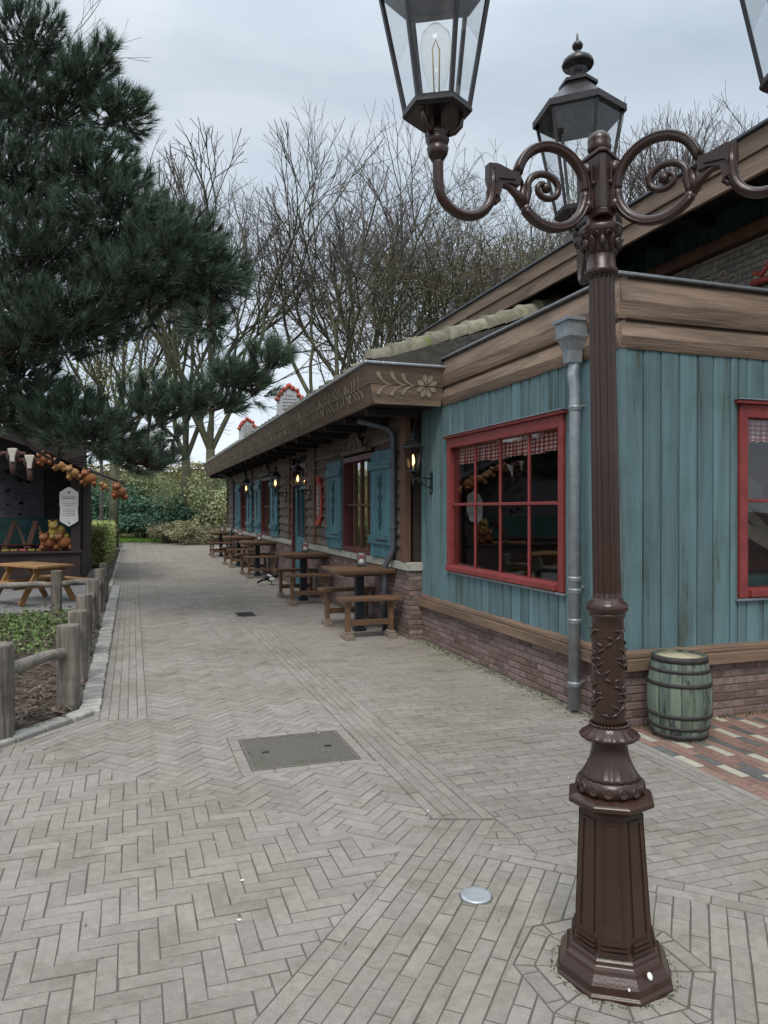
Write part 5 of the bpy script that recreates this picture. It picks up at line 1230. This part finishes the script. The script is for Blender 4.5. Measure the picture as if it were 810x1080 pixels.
mb = MB(); mb.tube([(-6, 16.9, .80), (-1.5, 16.9, .80)], .02, 6); sb(mb, 'rail', 'darkred')
# roof with the sloping eave the toys hang from
EV = [pix(px, py, t) for px, py, t in ((-60, 440, 13.9), (15, 466, 14.2), (62, 482, 14.5), (95, 498, 14.7), (132, 512, 14.9))]
mb = MB(); bk = V((-.2, 5.2, .25)); up_ = V((0, 0, .05)); vs = []
for p in EV: vs += [p, p + bk, p + up_, p + bk + up_]
n = len(EV); fs = []
for i in range(n - 1):
    a, b = i * 4, (i + 1) * 4; fs += [(a, b, b + 1, a + 1), (a + 2, a + 3, b + 3, b + 2), (a, a + 2, b + 2, b)]
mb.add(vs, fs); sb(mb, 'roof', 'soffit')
mb = MB(); mb.b2(-6, -1.0, 16.3, 16.4, 2.35, 3.2); sb(mb, 'front_header', 'soffit')
# white notice board on the post
nb = thing('notice_board', 'white shaped notice board with small print on the stall post', 'sign', (-1.25, 16.2, 1.62))
cb_ = V((-1.22, 16.22, 1.60)); w_, h_ = .175, .40
out = [(-w_, -h_ * .72), (-w_ * .75, -h_ * .80), (-w_ * .3, -h_ * .92), (0, -h_), (w_ * .3, -h_ * .92), (w_ * .75, -h_ * .80), (w_, -h_ * .72), (w_ * .94, -.02), (w_, .02), (w_, h_ * .72), (w_ * .75, h_ * .80), (w_ * .3, h_ * .94), (0, h_), (-w_ * .3, h_ * .94), (-w_ * .75, h_ * .80), (-w_, h_ * .72), (-w_, .02), (-w_ * .94, -.02)]
mb = MB(); mb.prism(out, cb_, (1, 0, 0), (0, 0, 1), (0, -1, 0), 0, .02); mb.build('board', 'white', nb, nb.location)
mb = MB(); random.seed(6)
for k, z in enumerate((.20, .16, .06, .02, -.06, -.10, -.14, -.18)):
    x = -.12; 
    while x < .12: l_ = random.uniform(.015, .05); mb.b2(cb_.x + x, cb_.x + min(x + l_, .12), cb_.y - .024, cb_.y - .0205, cb_.z + z, cb_.z + z + (.018 if k == 1 else .008)); x += l_ + .012
mb.lathe([(.03, 0), (.001, .003)], cb_ + V((0, -.021, .29)), 5, False, rot=Matrix.Rotation(R(90), 3, 'X')); mb.lathe([(.02, 0), (.001, .003)], cb_ + V((0, -.021, -.33)), 8, False, rot=Matrix.Rotation(R(90), 3, 'X')); mb.build('lettering', 'ink', nb, nb.location)
# plush toys
def plush_bear(mt, label, loc, s_=1.0, rz=0, tilt=0, g='plush toys hung along the stall eave', name='plush_toy'):
    t = thing(name, label, 'plush toy', loc, g, rz); mb = MB()
    mb.ell((0, 0, 0), (.17 * s_, .14 * s_, .13 * s_), None, 14, 10); mb.ell((-.10 * s_, -.06 * s_, .12 * s_), (.10 * s_, .09 * s_, .09 * s_), None, 14, 10); mb.ell((-.12 * s_, -.15 * s_, .10 * s_), (.05 * s_, .045 * s_, .04 * s_), None, 10, 8)
    for q in (-1, 1): mb.ell((-.10 * s_ + q * .065 * s_, -.03 * s_, .20 * s_), (.035 * s_, .02 * s_, .035 * s_), None, 8, 6)
    for (x, y, z) in ((-.15, -.10, -.10), (.15, -.10, -.10), (-.10, -.02, -.14), (.12, .0, -.13)): mb.ell((x * s_, y * s_, z * s_), (.055 * s_, .06 * s_, .055 * s_), None, 10, 8)
    b = mb.build('body', mt, t); mb = MB()
    for q in (-1, 1): mb.ell((-.115 * s_ + q * .035 * s_, -.135 * s_, .145 * s_), (.016 * s_, .012 * s_, .018 * s_), None, 8, 6)
    mb.build('eye', 'plushwhite', t); t.rotation_euler = (0, tilt, rz); return t
def plush_cow(label, loc, s_=1.0):
    t = thing('plush_animal', label, 'plush toy', loc, 'plush toys hung along the stall eave'); mb = MB()
    mb.ell((0, 0, 0), (.13 * s_, .11 * s_, .15 * s_), None, 14, 10); mb.tube([V((0, -.02, -.10)) * s_, V((0, -.04, -.22)) * s_, V((.01, -.04, -.36)) * s_], [.07 * s_, .055 * s_, .05 * s_], 10)
    for q in (-1, 1): mb.tube([V((q * .09, 0, .04)) * s_, V((q * .19, 0, .03)) * s_, V((q * .24, 0, -.03)) * s_], [.03 * s_, .045 * s_, .01 * s_], 8)
    mb.build('body', 'plushbrown', t); mb = MB()
    vs = [V((-.09, -.11, .12)), V((.09, -.11, .12)), V((.05, -.13, -.02)), V((.04, -.125, -.14)), V((-.04, -.125, -.14)), V((-.05, -.13, -.02))]
    mb.prism([(a.x * s_, a.z * s_) for a in vs], (0, 0, 0), (1, 0, 0), (0, 0, 1), (0, -1, 0), .095 * s_, .125 * s_); mb.build('white_blaze', 'plushwhite', t, bev=.02)
    for q in (-1, 1): mb = MB(); mb.ell((q * .07 * s_, -.10 * s_, -.03 * s_), (.02 * s_,) * 3, None, 8, 6); mb.build('eye', 'black', t)
    return t
plush_cow('brown plush animal with a white blaze, at the left edge of the eave', pix(14, 480, 14.2)); plush_cow('brown plush animal with a white blaze, second along the eave', pix(32, 487, 14.3))
for k, (px, py, mt, s_, lb) in enumerate(((48, 484, 'orange', .95, 'dull brown plush toy right of the two blazed ones'), (63, 491, 'tan', .85, 'light tan plush toy, small, fourth from the left'), (77, 499, 'tan', 1.0, 'bright tan plush toy above the notice board'), (95, 505, 'orange', 1.1, 'brown orange plush toy hanging over the stall post'), (110, 513, 'tan', .6, 'smallest tan plush toy just right of the stall post'), (126, 519, 'orange', 1.15, 'orange plush toy at the right end of the eave, apart from the others'))):
    plush_bear(mt, lb, pix(px, py, 14.3 + k * .09), s_ * .74, .3 * (k % 3) - .3, .2 * (k % 2) - .1)
plush_bear('plushyellow', 'yellow plush toy lying on top of two orange ones', (-1.46, 16.45, 1.10), 1.0, .5, 0, 'plush toys piled on the stall counter'); plush_bear('orange', 'orange plush toy on the counter, left under the yellow one', (-1.62, 16.42, .87), .92, .2, 0, 'plush toys piled on the stall counter'); plush_bear('orange', 'orange plush toy on the counter, right under the yellow one', (-1.32, 16.42, .87), .95, -.1, 0, 'plush toys piled on the stall counter')

# ------------------------------------------------------------------ vegetation
def leafquad(mb, c, s_, asp=.55, mi=0, up=.5):
    d = V((random.gauss(0, 1), random.gauss(0, 1), random.gauss(0, 1) * .7)).normalized(); e = d.orthogonal().normalized()
    e = (Matrix.Rotation(random.uniform(0, 6.28), 3, d) @ e); d = d * s_; e = e * s_ * asp
    mb.add([c - d, c - e * .9, c + d, c + e * .9], [(0, 1, 2, 3)], None, mi)
def crown(mb, c, rad, n, s_, lumps=12, mi=0, flat=.0):
    """leaf clusters spread over several uneven lumps, denser near the surface"""
    L_ = []
    for _ in range(lumps):
        d = V((random.gauss(0, 1), random.gauss(0, 1), random.gauss(0, 1))).normalized(); k = random.uniform(.35, .95)
        L_.append((V((c[0] + d.x * rad[0] * k, c[1] + d.y * rad[1] * k, c[2] + d.z * rad[2] * k)), random.uniform(.22, .5)))
    for _ in range(n):
        q, rr = random.choice(L_); d = V((random.gauss(0, 1), random.gauss(0, 1), random.gauss(0, 1))).normalized() * (random.random() ** .4)
        p = q + V((d.x * rad[0] * rr, d.y * rad[1] * rr, d.z * rad[2] * rr))
        if p.z < .03: p.z = random.uniform(.03, .3)
        leafquad(mb, p, s_ * random.uniform(.6, 1.3), mi=mi)
def shrub(name, label, cat, base, rad, n, s_, mt, lumps=14, group=None, zc=None, stems=5, smt='bark'):
    t = thing(name, label, cat, (base[0], base[1], 0), group); mb = MB()
    c = (base[0], base[1], zc if zc else rad[2]); crown(mb, c, rad, n, s_, lumps); mb.build('foliage', mt, t, t.location)
    mb = MB()
    for k in range(stems):
        a = random.uniform(0, 6.28); q = random.uniform(.1, .5); mb.tube([V((base[0] + .1 * math.cos(a), base[1] + .1 * math.sin(a), -.03)), V((base[0] + rad[0] * q * math.cos(a) * .5, base[1] + rad[1] * q * math.sin(a) * .5, c[2] * .7)), V((base[0] + rad[0] * q * math.cos(a), base[1] + rad[1] * q * math.sin(a), c[2] * 1.35))], [.04, .025, .01], 5)
    mb.build('stem', smt, t, t.location); return t
def gp(px, t, z=0): p = pix(px, 537, t); return (p.x, p.y, z)
random.seed(77)
# clipped hedge along the far kerb
t = thing('clipped_hedge', 'clipped pale green hedge beside the stall along the path', 'hedge', (-1.0, 25, 0)); mb = MB()
for _ in range(15000):
    f = random.choice('xxtfi'); y_ = random.uniform(20.9, 30); x = random.uniform(-1.42, -.66); z = random.uniform(.05, 1.08)
    if f == 'x': x = random.choice((-.66, -.66, -1.42)) + random.gauss(0, .04)
    elif f == 't': z = 1.08 + random.gauss(0, .03)
    elif f == 'f': y_ = 20.9 + random.gauss(0, .05)
    leafquad(mb, V((x, y_, z)), random.uniform(.022, .045))
mb.build('foliage', 'hedge', t, t.location); mb = MB(); mb.b2(-1.34, -.74, 21.0, 29.9, 0, 1.0); mb.build('inner_twigs', 'drybush', t, t.location)
# background shrubs
S = [('evergreen_shrub', 'broad dark evergreen shrub behind the stall lamp pole', gp(112, 37), (2.3, 1.6, 1.4), 7000, .085, 'ever'),
     ('evergreen_shrub', 'dark evergreen shrub left of the thin saplings', gp(150, 36), (2.0, 1.5, 1.15), 6500, .085, 'ever'),
     ('evergreen_shrub', 'dark evergreen shrub right of the thin saplings', gp(190, 35), (1.9, 1.5, 1.1), 6000, .08, 'ever'),
     ('leafy_shrub', 'pale fresh green shrub above the evergreens in the middle', gp(168, 39), (3.0, 1.8, 1.95), 11000, .085, 'fresh'),
     ('leafy_shrub', 'fresh green shrub next to the end of the log wall', gp(228, 33), (1.5, 1.3, 1.55), 8000, .07, 'fresh'),
     ('dry_shrub', 'low brownish shrub at the edge of the paving by the log wall', gp(205, 32.2), (1.5, .8, .55), 4200, .05, 'drybush'),
     ('dry_shrub', 'low brownish shrub at the end of the path, left one', gp(176, 33.5), (1.0, .7, .5), 2600, .05, 'drybush'),
     ('evergreen_shrub', 'tall evergreen shrub far left behind the stall', gp(60, 40), (3.2, 1.8, 2.2), 6000, .09, 'ever'),
     ('evergreen_shrub', 'evergreen shrub peeping over the far end of the log wall', gp(250, 36), (1.8, 1.5, 2.0), 4500, .08, 'ever')]
for nm, lb, b, rad, n, s_, mt in S: shrub(nm, lb, 'shrub', b, rad, n, s_, mt, 26, 'shrubs at the end of the path')
bs = gp(221, 33.0); t = shrub('flowering_shrub', 'small white blossoming shrub near the far end of the log wall', 'shrub', bs, (.55, .5, .8), 800, .045, 'blossom', 12, None, 1.7)
# tall beech hedge behind
for k, (x0, x1, zt, mt, lb) in enumerate(((-14, 2.5, 3.9, 'beech', 'tall pale brown hedge wall beyond the shrubs, left length'), (2.5, 14, 4.1, 'beech', 'tall pale brown hedge wall beyond the log wall, right length'))):
    t = thing('tall_hedge', lb, 'hedge', ((x0 + x1) / 2, 45, 0), 'tall hedges behind the shrubs'); mb = MB()
    for _ in range(9000):
        x = random.uniform(x0, x1); z = random.uniform(.1, zt) if random.random() < .75 else zt + random.gauss(0, .12); leafquad(mb, V((x, 45 + random.gauss(0, .3), z)), random.uniform(.06, .12))
    mb.build('foliage', mt, t, t.location); mb = MB(); mb.b2(x0, x1, 45.2, 45.9, 0, zt - .15); mb.build('inner_twigs', 'drybush', t, t.location)
# grass strip at the bend and bed plants
g = MB()
for _ in range(9000):
    t_ = random.uniform(34.2, 37.5); px = random.uniform(118, 185); p = pix(px, 537, t_); h_ = random.uniform(.08, .22); a = random.uniform(0, 6.28)
    g.add([(p.x - .02 * math.cos(a), p.y - .02 * math.sin(a), 0), (p.x + .02 * math.cos(a), p.y + .02 * math.sin(a), 0), (p.x + random.gauss(0, .05), p.y + random.gauss(0, .05), h_)], [(0, 1, 2)])
stuff(g.build('grass', 'grass'), 'bright green grass strip at the end of the path', 'grass')
g = MB(); a_, b_ = gp(60, 33.6), gp(215, 33.6); g.add([(a_[0] - 30, a_[1] + .8 , .006), (b_[0] + 20, b_[1] + .9, .006), (b_[0] + 20, 60, .006), (a_[0] - 30, 60, .006)], [(0, 1, 2, 3)]); structure(g.build('lawn', 'grass'))
g = MB()
for _ in range(950):
    y_ = random.uniform(7.6, 11.3); x = -.62 - random.random() ** .8 * 3.0
    if random.random() > .25 + .75 * (y_ - 7.6) / 3.0: continue
    h_ = random.uniform(.08, .24); c = V((x, y_, .04))
    for _ in range(14):
        a = random.uniform(0, 6.28); r_ = random.uniform(.01, .10); leafquad(g, c + V((r_ * math.cos(a), r_ * math.sin(a), random.uniform(.0, 1) * h_)), random.uniform(.014, .032))
stuff(g.build('ground_cover', 'bedgreen'), 'bright green leafy ground cover in the planting bed', 'plants')
mossb = MB()
g = MB()     # moss and weeds in the joint along the walls
for _ in range(2600):
    if random.random() < .5: x, y_ = 3.25 - abs(random.gauss(0, .07)), random.uniform(4.45, 8.3)
    elif random.random() < .5: x, y_ = random.uniform(3.2, 6), 4.42 - abs(random.gauss(0, .03))
    else: x, y_ = 3.12 - abs(random.gauss(0, .05)), random.uniform(8.3, 24)
    leafquad(g, V((x, y_, .004 + random.random() * .008)), random.uniform(.004, .012))
stuff(g.build('moss', 'moss'), 'thin moss and weeds along the foot of the walls', 'moss')
for _ in range(420):      # moss creeping round the lamp base and barrel
    a = random.uniform(0, 6.28)
    if random.random() < .6: r_ = .200 + abs(random.gauss(0, .006)); x, y_ = LX + r_ * math.cos(a), LY + r_ * math.sin(a)
    else: r_ = .182 + abs(random.gauss(0, .012)); x, y_ = 3.555 + r_ * math.cos(a), 4.155 + r_ * math.sin(a)
    leafquad(mossb, V((x, y_, .003 + random.random() * .004)), random.uniform(.002, .006))
stuff(mossb.build('moss', 'moss'), 'tiny moss tufts in the joints round the lamp post base and the barrel', 'moss')
g = MB()
for _ in range(260):      # scattered dry leaves and petals
    if random.random() < .6: x, y_ = -.1 - random.random() ** 2 * .5 + .0, random.uniform(5.9, 20)
    else: x, y_ = random.uniform(-.2, 3.0), random.uniform(2.4, 14)
    if inbed(x, y_): continue
    leafquad(g, V((x, y_, .009)), random.uniform(.004, .013), .6)
for k in range(0, len(g.v), 1): v = g.v[k]; g.v[k] = (v[0], v[1], .004 + (v[2] - .009) * .25 + .003)
stuff(g.build('leaf_litter', 'mulch'), 'a few dry leaf scraps scattered over the paving', 'leaves')
# thin saplings in front of the evergreens
for k, (px, t_) in enumerate(((170, 33.8), (176, 33.9), (182, 34.0))):
    b = gp(px, t_); t = thing('sapling', ['thin bare sapling, leftmost of three at the path end', 'thin bare sapling, middle of three at the path end', 'thin bare sapling, rightmost of three at the path end'][k], 'sapling', b, 'thin saplings at the path end'); mb = MB()
    mb.tube([V(b) + V((0, 0, -.02)), V(b) + V((random.uniform(-.2, .2), 0, 1.2)), V(b) + V((random.uniform(-.3, .3), 0, 2.6))], [.035, .028, .01], 5); mb.build('trunk', 'beech', t, b)
    mb = MB(); crown(mb, (b[0], b[1], 2.4), (.6, .5, .9), 500, .04, 8); mb.build('crown', 'fresh', t, b)
# far lamp pole
b = gp(107, 27); t = thing('far_lamp_pole', 'slim dark lamp pole rising from behind the clipped hedge', 'lamp post', b); mb = MB(); mb.lathe([(.09, 0), (.085, 1.2), (.06, 1.25), (.055, 3.4)], b, 10); mb.build('pole', 'hoop', t, b)
mb = MB(); mb.lathe([(.06, 3.4), (.11, 3.5), (.17, 3.85), (.19, 3.87), (.03, 4.1), (.03, 4.2), (.001, 4.25)], b, 6, False); mb.build('lantern_head', 'hoop', t, b)
# bare trees
def branch(mb, p, d, L_, r0, r1, lev, par, out):
    n = max(3, int(L_ / par['step'])) if lev < 3 else (3 if lev == 3 else 2); pts = [p]; q = p.copy(); dd = d.normalized()
    for i in range(n):
        dd = (dd + V((random.gauss(0, 1), random.gauss(0, 1), random.gauss(0, .6))) * par['wig'] * (1.3 if lev > 1 else .6) + V((0, 0, par['up'][min(lev, 4)]))).normalized()
        q = q + dd * (L_ / n); pts.append(q.copy())
    rad = [r0 + (r1 - r0) * i / n for i in range(n + 1)]
    mb.tube(pts, rad, 6 if lev == 0 else 4 if lev == 1 else 3, cap=False, mi=0 if lev < par['barklev'] else 1, r=random.random())
    if lev >= par['levels']: return
    k = par['kids'][lev]
    for i in range(k):
        f = par['start'][lev] + (1 - par['start'][lev]) * (i + random.random()) / k; j = min(n - 1, int(f * n)); o = pts[j].lerp(pts[j + 1], f * n - j)
        ax_ = (pts[j + 1] - pts[j]).normalized(); sd_ = (Matrix.Rotation(random.uniform(0, 6.283), 3, ax_) @ ax_.orthogonal().normalized())
        an = R(random.uniform(*par['ang'])); nd = ax_ * math.cos(an) + sd_ * math.sin(an); rr = (r0 + (r1 - r0) * f) * par['rr']
        branch(mb, o, nd, L_ * par['lr'][lev] * random.uniform(.7, 1.15) * (1.15 - .5 * f), max(rr, par['rmin']), max(rr * .3, par['rmin'] * .7), lev + 1, par, out)
def fork(mb, p, d, L_, r_, dep, P):
    n = 3 if r_ > .02 else 2; pts = [p]; q = p.copy(); dd = d.normalized()
    for i in range(n):
        dd = (dd + V((random.gauss(0, 1), random.gauss(0, 1), random.gauss(0, .5))) * P['wig'] + V((0, 0, P['up'] if dep > 3 else P['tipup']))).normalized(); q = q + dd * (L_ / n); pts.append(q.copy())
    r1 = max(r_ * .84, P['rmin'])
    mb.tube(pts, [r_ + (r1 - r_) * i / n for i in range(n + 1)], 6 if r_ > .06 else 4 if r_ > .02 else 3, cap=False, mi=0 if r_ > .022 else 1)
    if dep <= 0: return
    def kid(o, ax_, a0, a1, lk, rk, dp):
        sd_ = Matrix.Rotation(random.uniform(0, 6.283), 3, ax_) @ ax_.orthogonal().normalized(); an = R(random.uniform(a0, a1))
        fork(mb, o, ax_ * math.cos(an) + sd_ * math.sin(an), L_ * lk * random.uniform(.8, 1.15), max(r_ * rk, P['rmin']), dp, P)
    ax_ = dd; sd_ = Matrix.Rotation(random.uniform(0, 6.283), 3, ax_) @ ax_.orthogonal().normalized()
    k = 3 if random.random() < P['tri'] else 2
    for i in range(k):
        s2 = Matrix.Rotation(6.283 * i / k + random.uniform(-.5, .5), 3, ax_) @ sd_; an = R(random.uniform(*P['ang'])) * (.6 if i == 0 else 1.1)
        fork(mb, q, ax_ * math.cos(an) + s2 * math.sin(an), L_ * P['lk'] * random.uniform(.82, 1.12), max(r_ * (.82 if i == 0 else .64), P['rmin']), dep - 1, P)
    if dep > 1:      # a side shoot half way along
        for j in range(1, n):
            if random.random() < P['side']: kid(pts[j], (pts[j + 1] - pts[j]).normalized(), 25, 55, .62, .42, min(dep - 2, 4))
def bare_tree(px, t_, H_, seed, label, stems=4, trunk=1.5, spread=18, par=None, name='bare_tree', mats=('bark', 'twig'), r0=.16, lean=0, group='bare trees behind the roofs'):
    random.seed(seed); b = V(gp(px, t_)); t = thing(name, label, 'tree', b, group); mb = MB()
    P = dict(wig=.085, up=.035, tipup=.015, rmin=.0058, tri=.10, ang=(11, 31), lk=.80, side=.20, dep=8)
    if par: P.update(par)
    dd = V((0, 0, 1)) + RT * lean; mbt = MB(); mbt.tube([b + V((0, 0, -.1)), b + dd * trunk * .5, b + dd * trunk], [r0 * 1.3, r0 * 1.1, r0], 10); mbt.build('trunk', mats[0], t, b)
    top = b + dd * trunk; L0 = (H_ - trunk) * (1 - P['lk']) / (1 - P['lk'] ** (P['dep'] + 1)) * 1.0
    for s_ in range(stems):
        a = 2 * math.pi * s_ / stems + random.uniform(-.4, .4); an = R(spread * random.uniform(.5, 1.3)); nd = V((math.cos(a) * math.sin(an), math.sin(a) * math.sin(an), math.cos(an))) + RT * lean
        fork(mb, top - V((0, 0, .12)), nd, L0 * random.uniform(.9, 1.08), r0 * .62, P['dep'], P)
    mb.build('crown', list(mats), t, b); return t
TREES = [(222, 33, 17.0, 5, 'big forked bare tree just left of the eaves end', 5, 4.2, 24, 'barkg'),
         (196, 35, 17.5, 6, 'bare tree with a mossy trunk behind the pine limb', 4, 4.0, 15, 'barkg'),
         (350, 33, 17.4, 7, 'many stemmed bare tree rising behind the eaves, left of the pair', 3, 4.0, 16, 'barkg'),
         (385, 34, 17.6, 8, 'many stemmed bare tree rising behind the eaves, right of the pair', 3, 4.0, 16, 'barkg'),
         (120, 40, 17, 12, 'bare tree mostly hidden behind the pine', 5, 4, 20, 'bark'),
         (560, 40, 17, 13, 'bare tree behind the middle lantern', 3, 3.5, 17, 'bark'),
         (660, 36, 19.5, 15, 'bare ivy trunked tree above the tall hall roof, left of three', 5, 5, 15, 'bark'),
         (735, 36, 19.6, 16, 'bare tree above the tall hall roof, middle of three', 5, 5, 14, 'bark'),
         (810, 36, 21.5, 17, 'bare tree above the tall hall roof, cut by the right photo edge', 5, 5, 15, 'bark'),
         (-5, 30, 20.5, 18, 'bare tree top showing above the pine at the upper left', 5, 8, 16, 'bark')]
for (px, t_, H_, sd_, lb, stm, tr, sp, bk) in TREES:
    bare_tree(px, t_, H_, sd_, lb, stm, tr, sp, None, mats=(bk, 'twig'), r0=.2 if tr > 3.5 else .16)
WP = dict(up=.03, tipup=-.10, tri=.25, rmin=.008)
for (px, t_, H_, sd_, lb) in ((478, 36, 16.5, 31, 'fine twigged budding tree left of the hall eave'), (525, 38, 16.5, 32, 'fine twigged budding tree right of the swan neck arm'), (405, 41, 18, 33, 'olive tinted budding tree behind the stemmed pair')):
    bare_tree(px, t_, H_, sd_, lb, 5, 3.0, 18, WP, name='budding_tree', mats=('barkg', 'budtwig'), r0=.13, group='budding trees behind the roofs')
# sparse fresh green tree between pine limbs
bare_tree(120, 30, 9.5, 41, 'young tree with sparse fresh leaves under the pine limbs', 4, 4, 22, dict(dep=5), name='leafing_tree', mats=('barkg', 'budtwig'), r0=.16, group=None)
t = bpy.data.objects[-1] if False else [o for o in bpy.data.objects if o.name.startswith('leafing_tree')][0]
mb = MB(); random.seed(42)
b = V(gp(120, 30)); crown(mb, (b.x, b.y, 6.6), (3.0, 2.4, 2.0), 2600, .06, 20); mb.build('leaves', 'fresh', t, b)
# ------------------------------------------------------------------ the pine
random.seed(99)
pine = thing('pine_tree', 'large dark pine overhanging the stall on the left', 'tree', gp(-150, 12.0)); PB = V(gp(-150, 12.0))
trunk_pts = [PB + V((0, 0, -.1)), PB + V((.1, 0, 2)), PB + V((.05, 0, 4.5)), PB + V((.2, .1, 7)), PB + V((.25, .1, 9.5))]
mb = MB(); mb.tube(trunk_pts, [.30, .25, .2, .14, .06], 12); mb.build('trunk', 'pinebark', pine, PB)
LOBES = [ # px, py, depth, rx px, ry px, n tufts
 (35, 50, 10.5, 38, 42, 90), (90, 90, 10.3, 34, 34, 70), (112, 60, 10.2, 16, 20, 14), (128, 125, 10.0, 30, 24, 55), (60, 130, 10.6, 60, 50, 130), (10, 110, 11, 40, 60, 90),
 (30, 200, 10.3, 60, 55, 170), (100, 185, 9.9, 48, 36, 100), (130, 230, 9.6, 62, 36, 150), (60, 270, 10.0, 80, 50, 220), (185, 262, 9.3, 52, 30, 120), (225, 292, 9.1, 34, 28, 80), (160, 305, 9.4, 70, 34, 170),
 (80, 340, 9.8, 80, 34, 190), (15, 320, 10.5, 50, 50, 120), (225, 345, 9.0, 22, 16, 22), (20, 400, 10.5, 46, 40, 120), (10, 450, 10.8, 50, 40, 120), (70, 440, 10.2, 40, 30, 90), (110, 470, 10.0, 56, 32, 150), (60, 488, 10.5, 60, 22, 90),
 (160, 430, 9.5, 34, 26, 62), (205, 428, 9.0, 26, 16, 34), (250, 402, 8.7, 26, 15, 36), (284, 382, 8.5, 20, 11, 26), (240, 428, 8.8, 20, 9, 14), (150, 490, 9.8, 30, 12, 30), (185, 462, 9.3, 22, 9, 12), (5, 440, 11.5, 60, 16, 70), (60, 462, 11.5, 50, 14, 60), (25, 365, 9.8, 60, 25, 70), (270, 412, 8.6, 14, 10, 12)]
fo = MB(); wdm = MB()
def tuft(mb, p, d, L_, n):
    d = d.normalized(); u = d.orthogonal().normalized(); v = d.cross(u); rr = random.random()
    for i in range(n):
        a = random.uniform(0, 6.283); s0 = random.uniform(0, .55) * L_; sp = R(random.uniform(10, 50)) * (1.0 - .35 * s0 / L_)
        nd = d * math.cos(sp) + (u * math.cos(a) + v * math.sin(a)) * math.sin(sp); o = p + d * s0; l_ = L_ * random.uniform(.5, .75); w_ = nd.cross(V((random.gauss(0, 1), random.gauss(0, 1), random.gauss(0, 1)))).normalized() * .0038
        e = o + nd * l_ + V((0, 0, -.008))
        mb.v += [tuple(o - w_), tuple(o + w_), tuple(e)]; k = len(mb.v) - 3; mb.f.append((k, k + 1, k + 2)); mb.r.append(rr * .7 + random.random() * .3); mb.m.append(0); mb.sm.append(False); mb.cx += [0.0] * 3; mb.cz += [0.0] * 3
LIM = [(-80, 440), (0, 456), (60, 470), (100, 482), (135, 500), (200, 494), (400, 460)]
def lim(px):
    for (a, b), (c, d) in zip(LIM, LIM[1:]):
        if px <= c: return b + (d - b) * (px - a) / (c - a)
    return 460
def project(p):
    q = p - V((0, 0, EYE)); t = q.dot(FW); return 405 + 780 * q.dot(RT) / t, 537 - 780 * q.z / t
nodes = []
LB = sorted([(pix(px, py, dep), px, py, dep, rx, ry, n) for (px, py, dep, rx, ry, n) in LOBES], key=lambda q: math.hypot(q[0].x - PB.x, q[0].y - PB.y))
for (c, px, py, dep, rx, ry, n) in LB:
    RX, RY = rx / 780 * dep, ry / 780 * dep
    best = None
    for k, o in enumerate(nodes):
        dd_ = (o - c).length + .5 * abs(o.z - c.z)
        if (o - PB).length < (c - PB).length + .3 and (best is None or dd_ < best[0]): best = (dd_, o)
    if best is None or (best[0] > 1.6 and px < 40):
        zt = min(9.2, max(1.6, c.z - .3)); f = zt / 9.5 * 4; j = min(3, int(f)); o = trunk_pts[j].lerp(trunk_pts[j + 1], f - j); rb_ = .07
    else: o = best[1]; rb_ = .035
    mid = o.lerp(c, .5) + V((0, 0, -.06)); wdm.tube([o, mid, c], [rb_, rb_ * .75, .018], 7); nodes.append(c)
    for _ in range(int(n * 1.6)):
        d = V((random.gauss(0, 1), random.gauss(0, 1), random.gauss(0, 1))).normalized(); k = random.random() ** .45
        p = c + RT * (d.x * RX * k) + FW * (d.y * RX * .95 * k) + V((0, 0, d.z * RY * k))
        u_, v_ = project(p)
        if v_ > lim(u_): continue
        od = (p - o).normalized() * .7 + V((0, 0, .75)) + V((d.x, d.y, d.z)) * .5 + V((random.gauss(0, .2), random.gauss(0, .2), random.gauss(0, .2)))
        tuft(fo, p, od, random.uniform(.22, .32), 66)
        if random.random() < .5: s0 = c.lerp(p, .3); wdm.tube([s0, s0.lerp(p, .6) + V((0, 0, -.03)), p + od.normalized() * .1], [.012, .009, .005], 4)
fo.build('crown', 'needle', pine, PB); wdm.build('branch', 'pinebark', pine, PB)
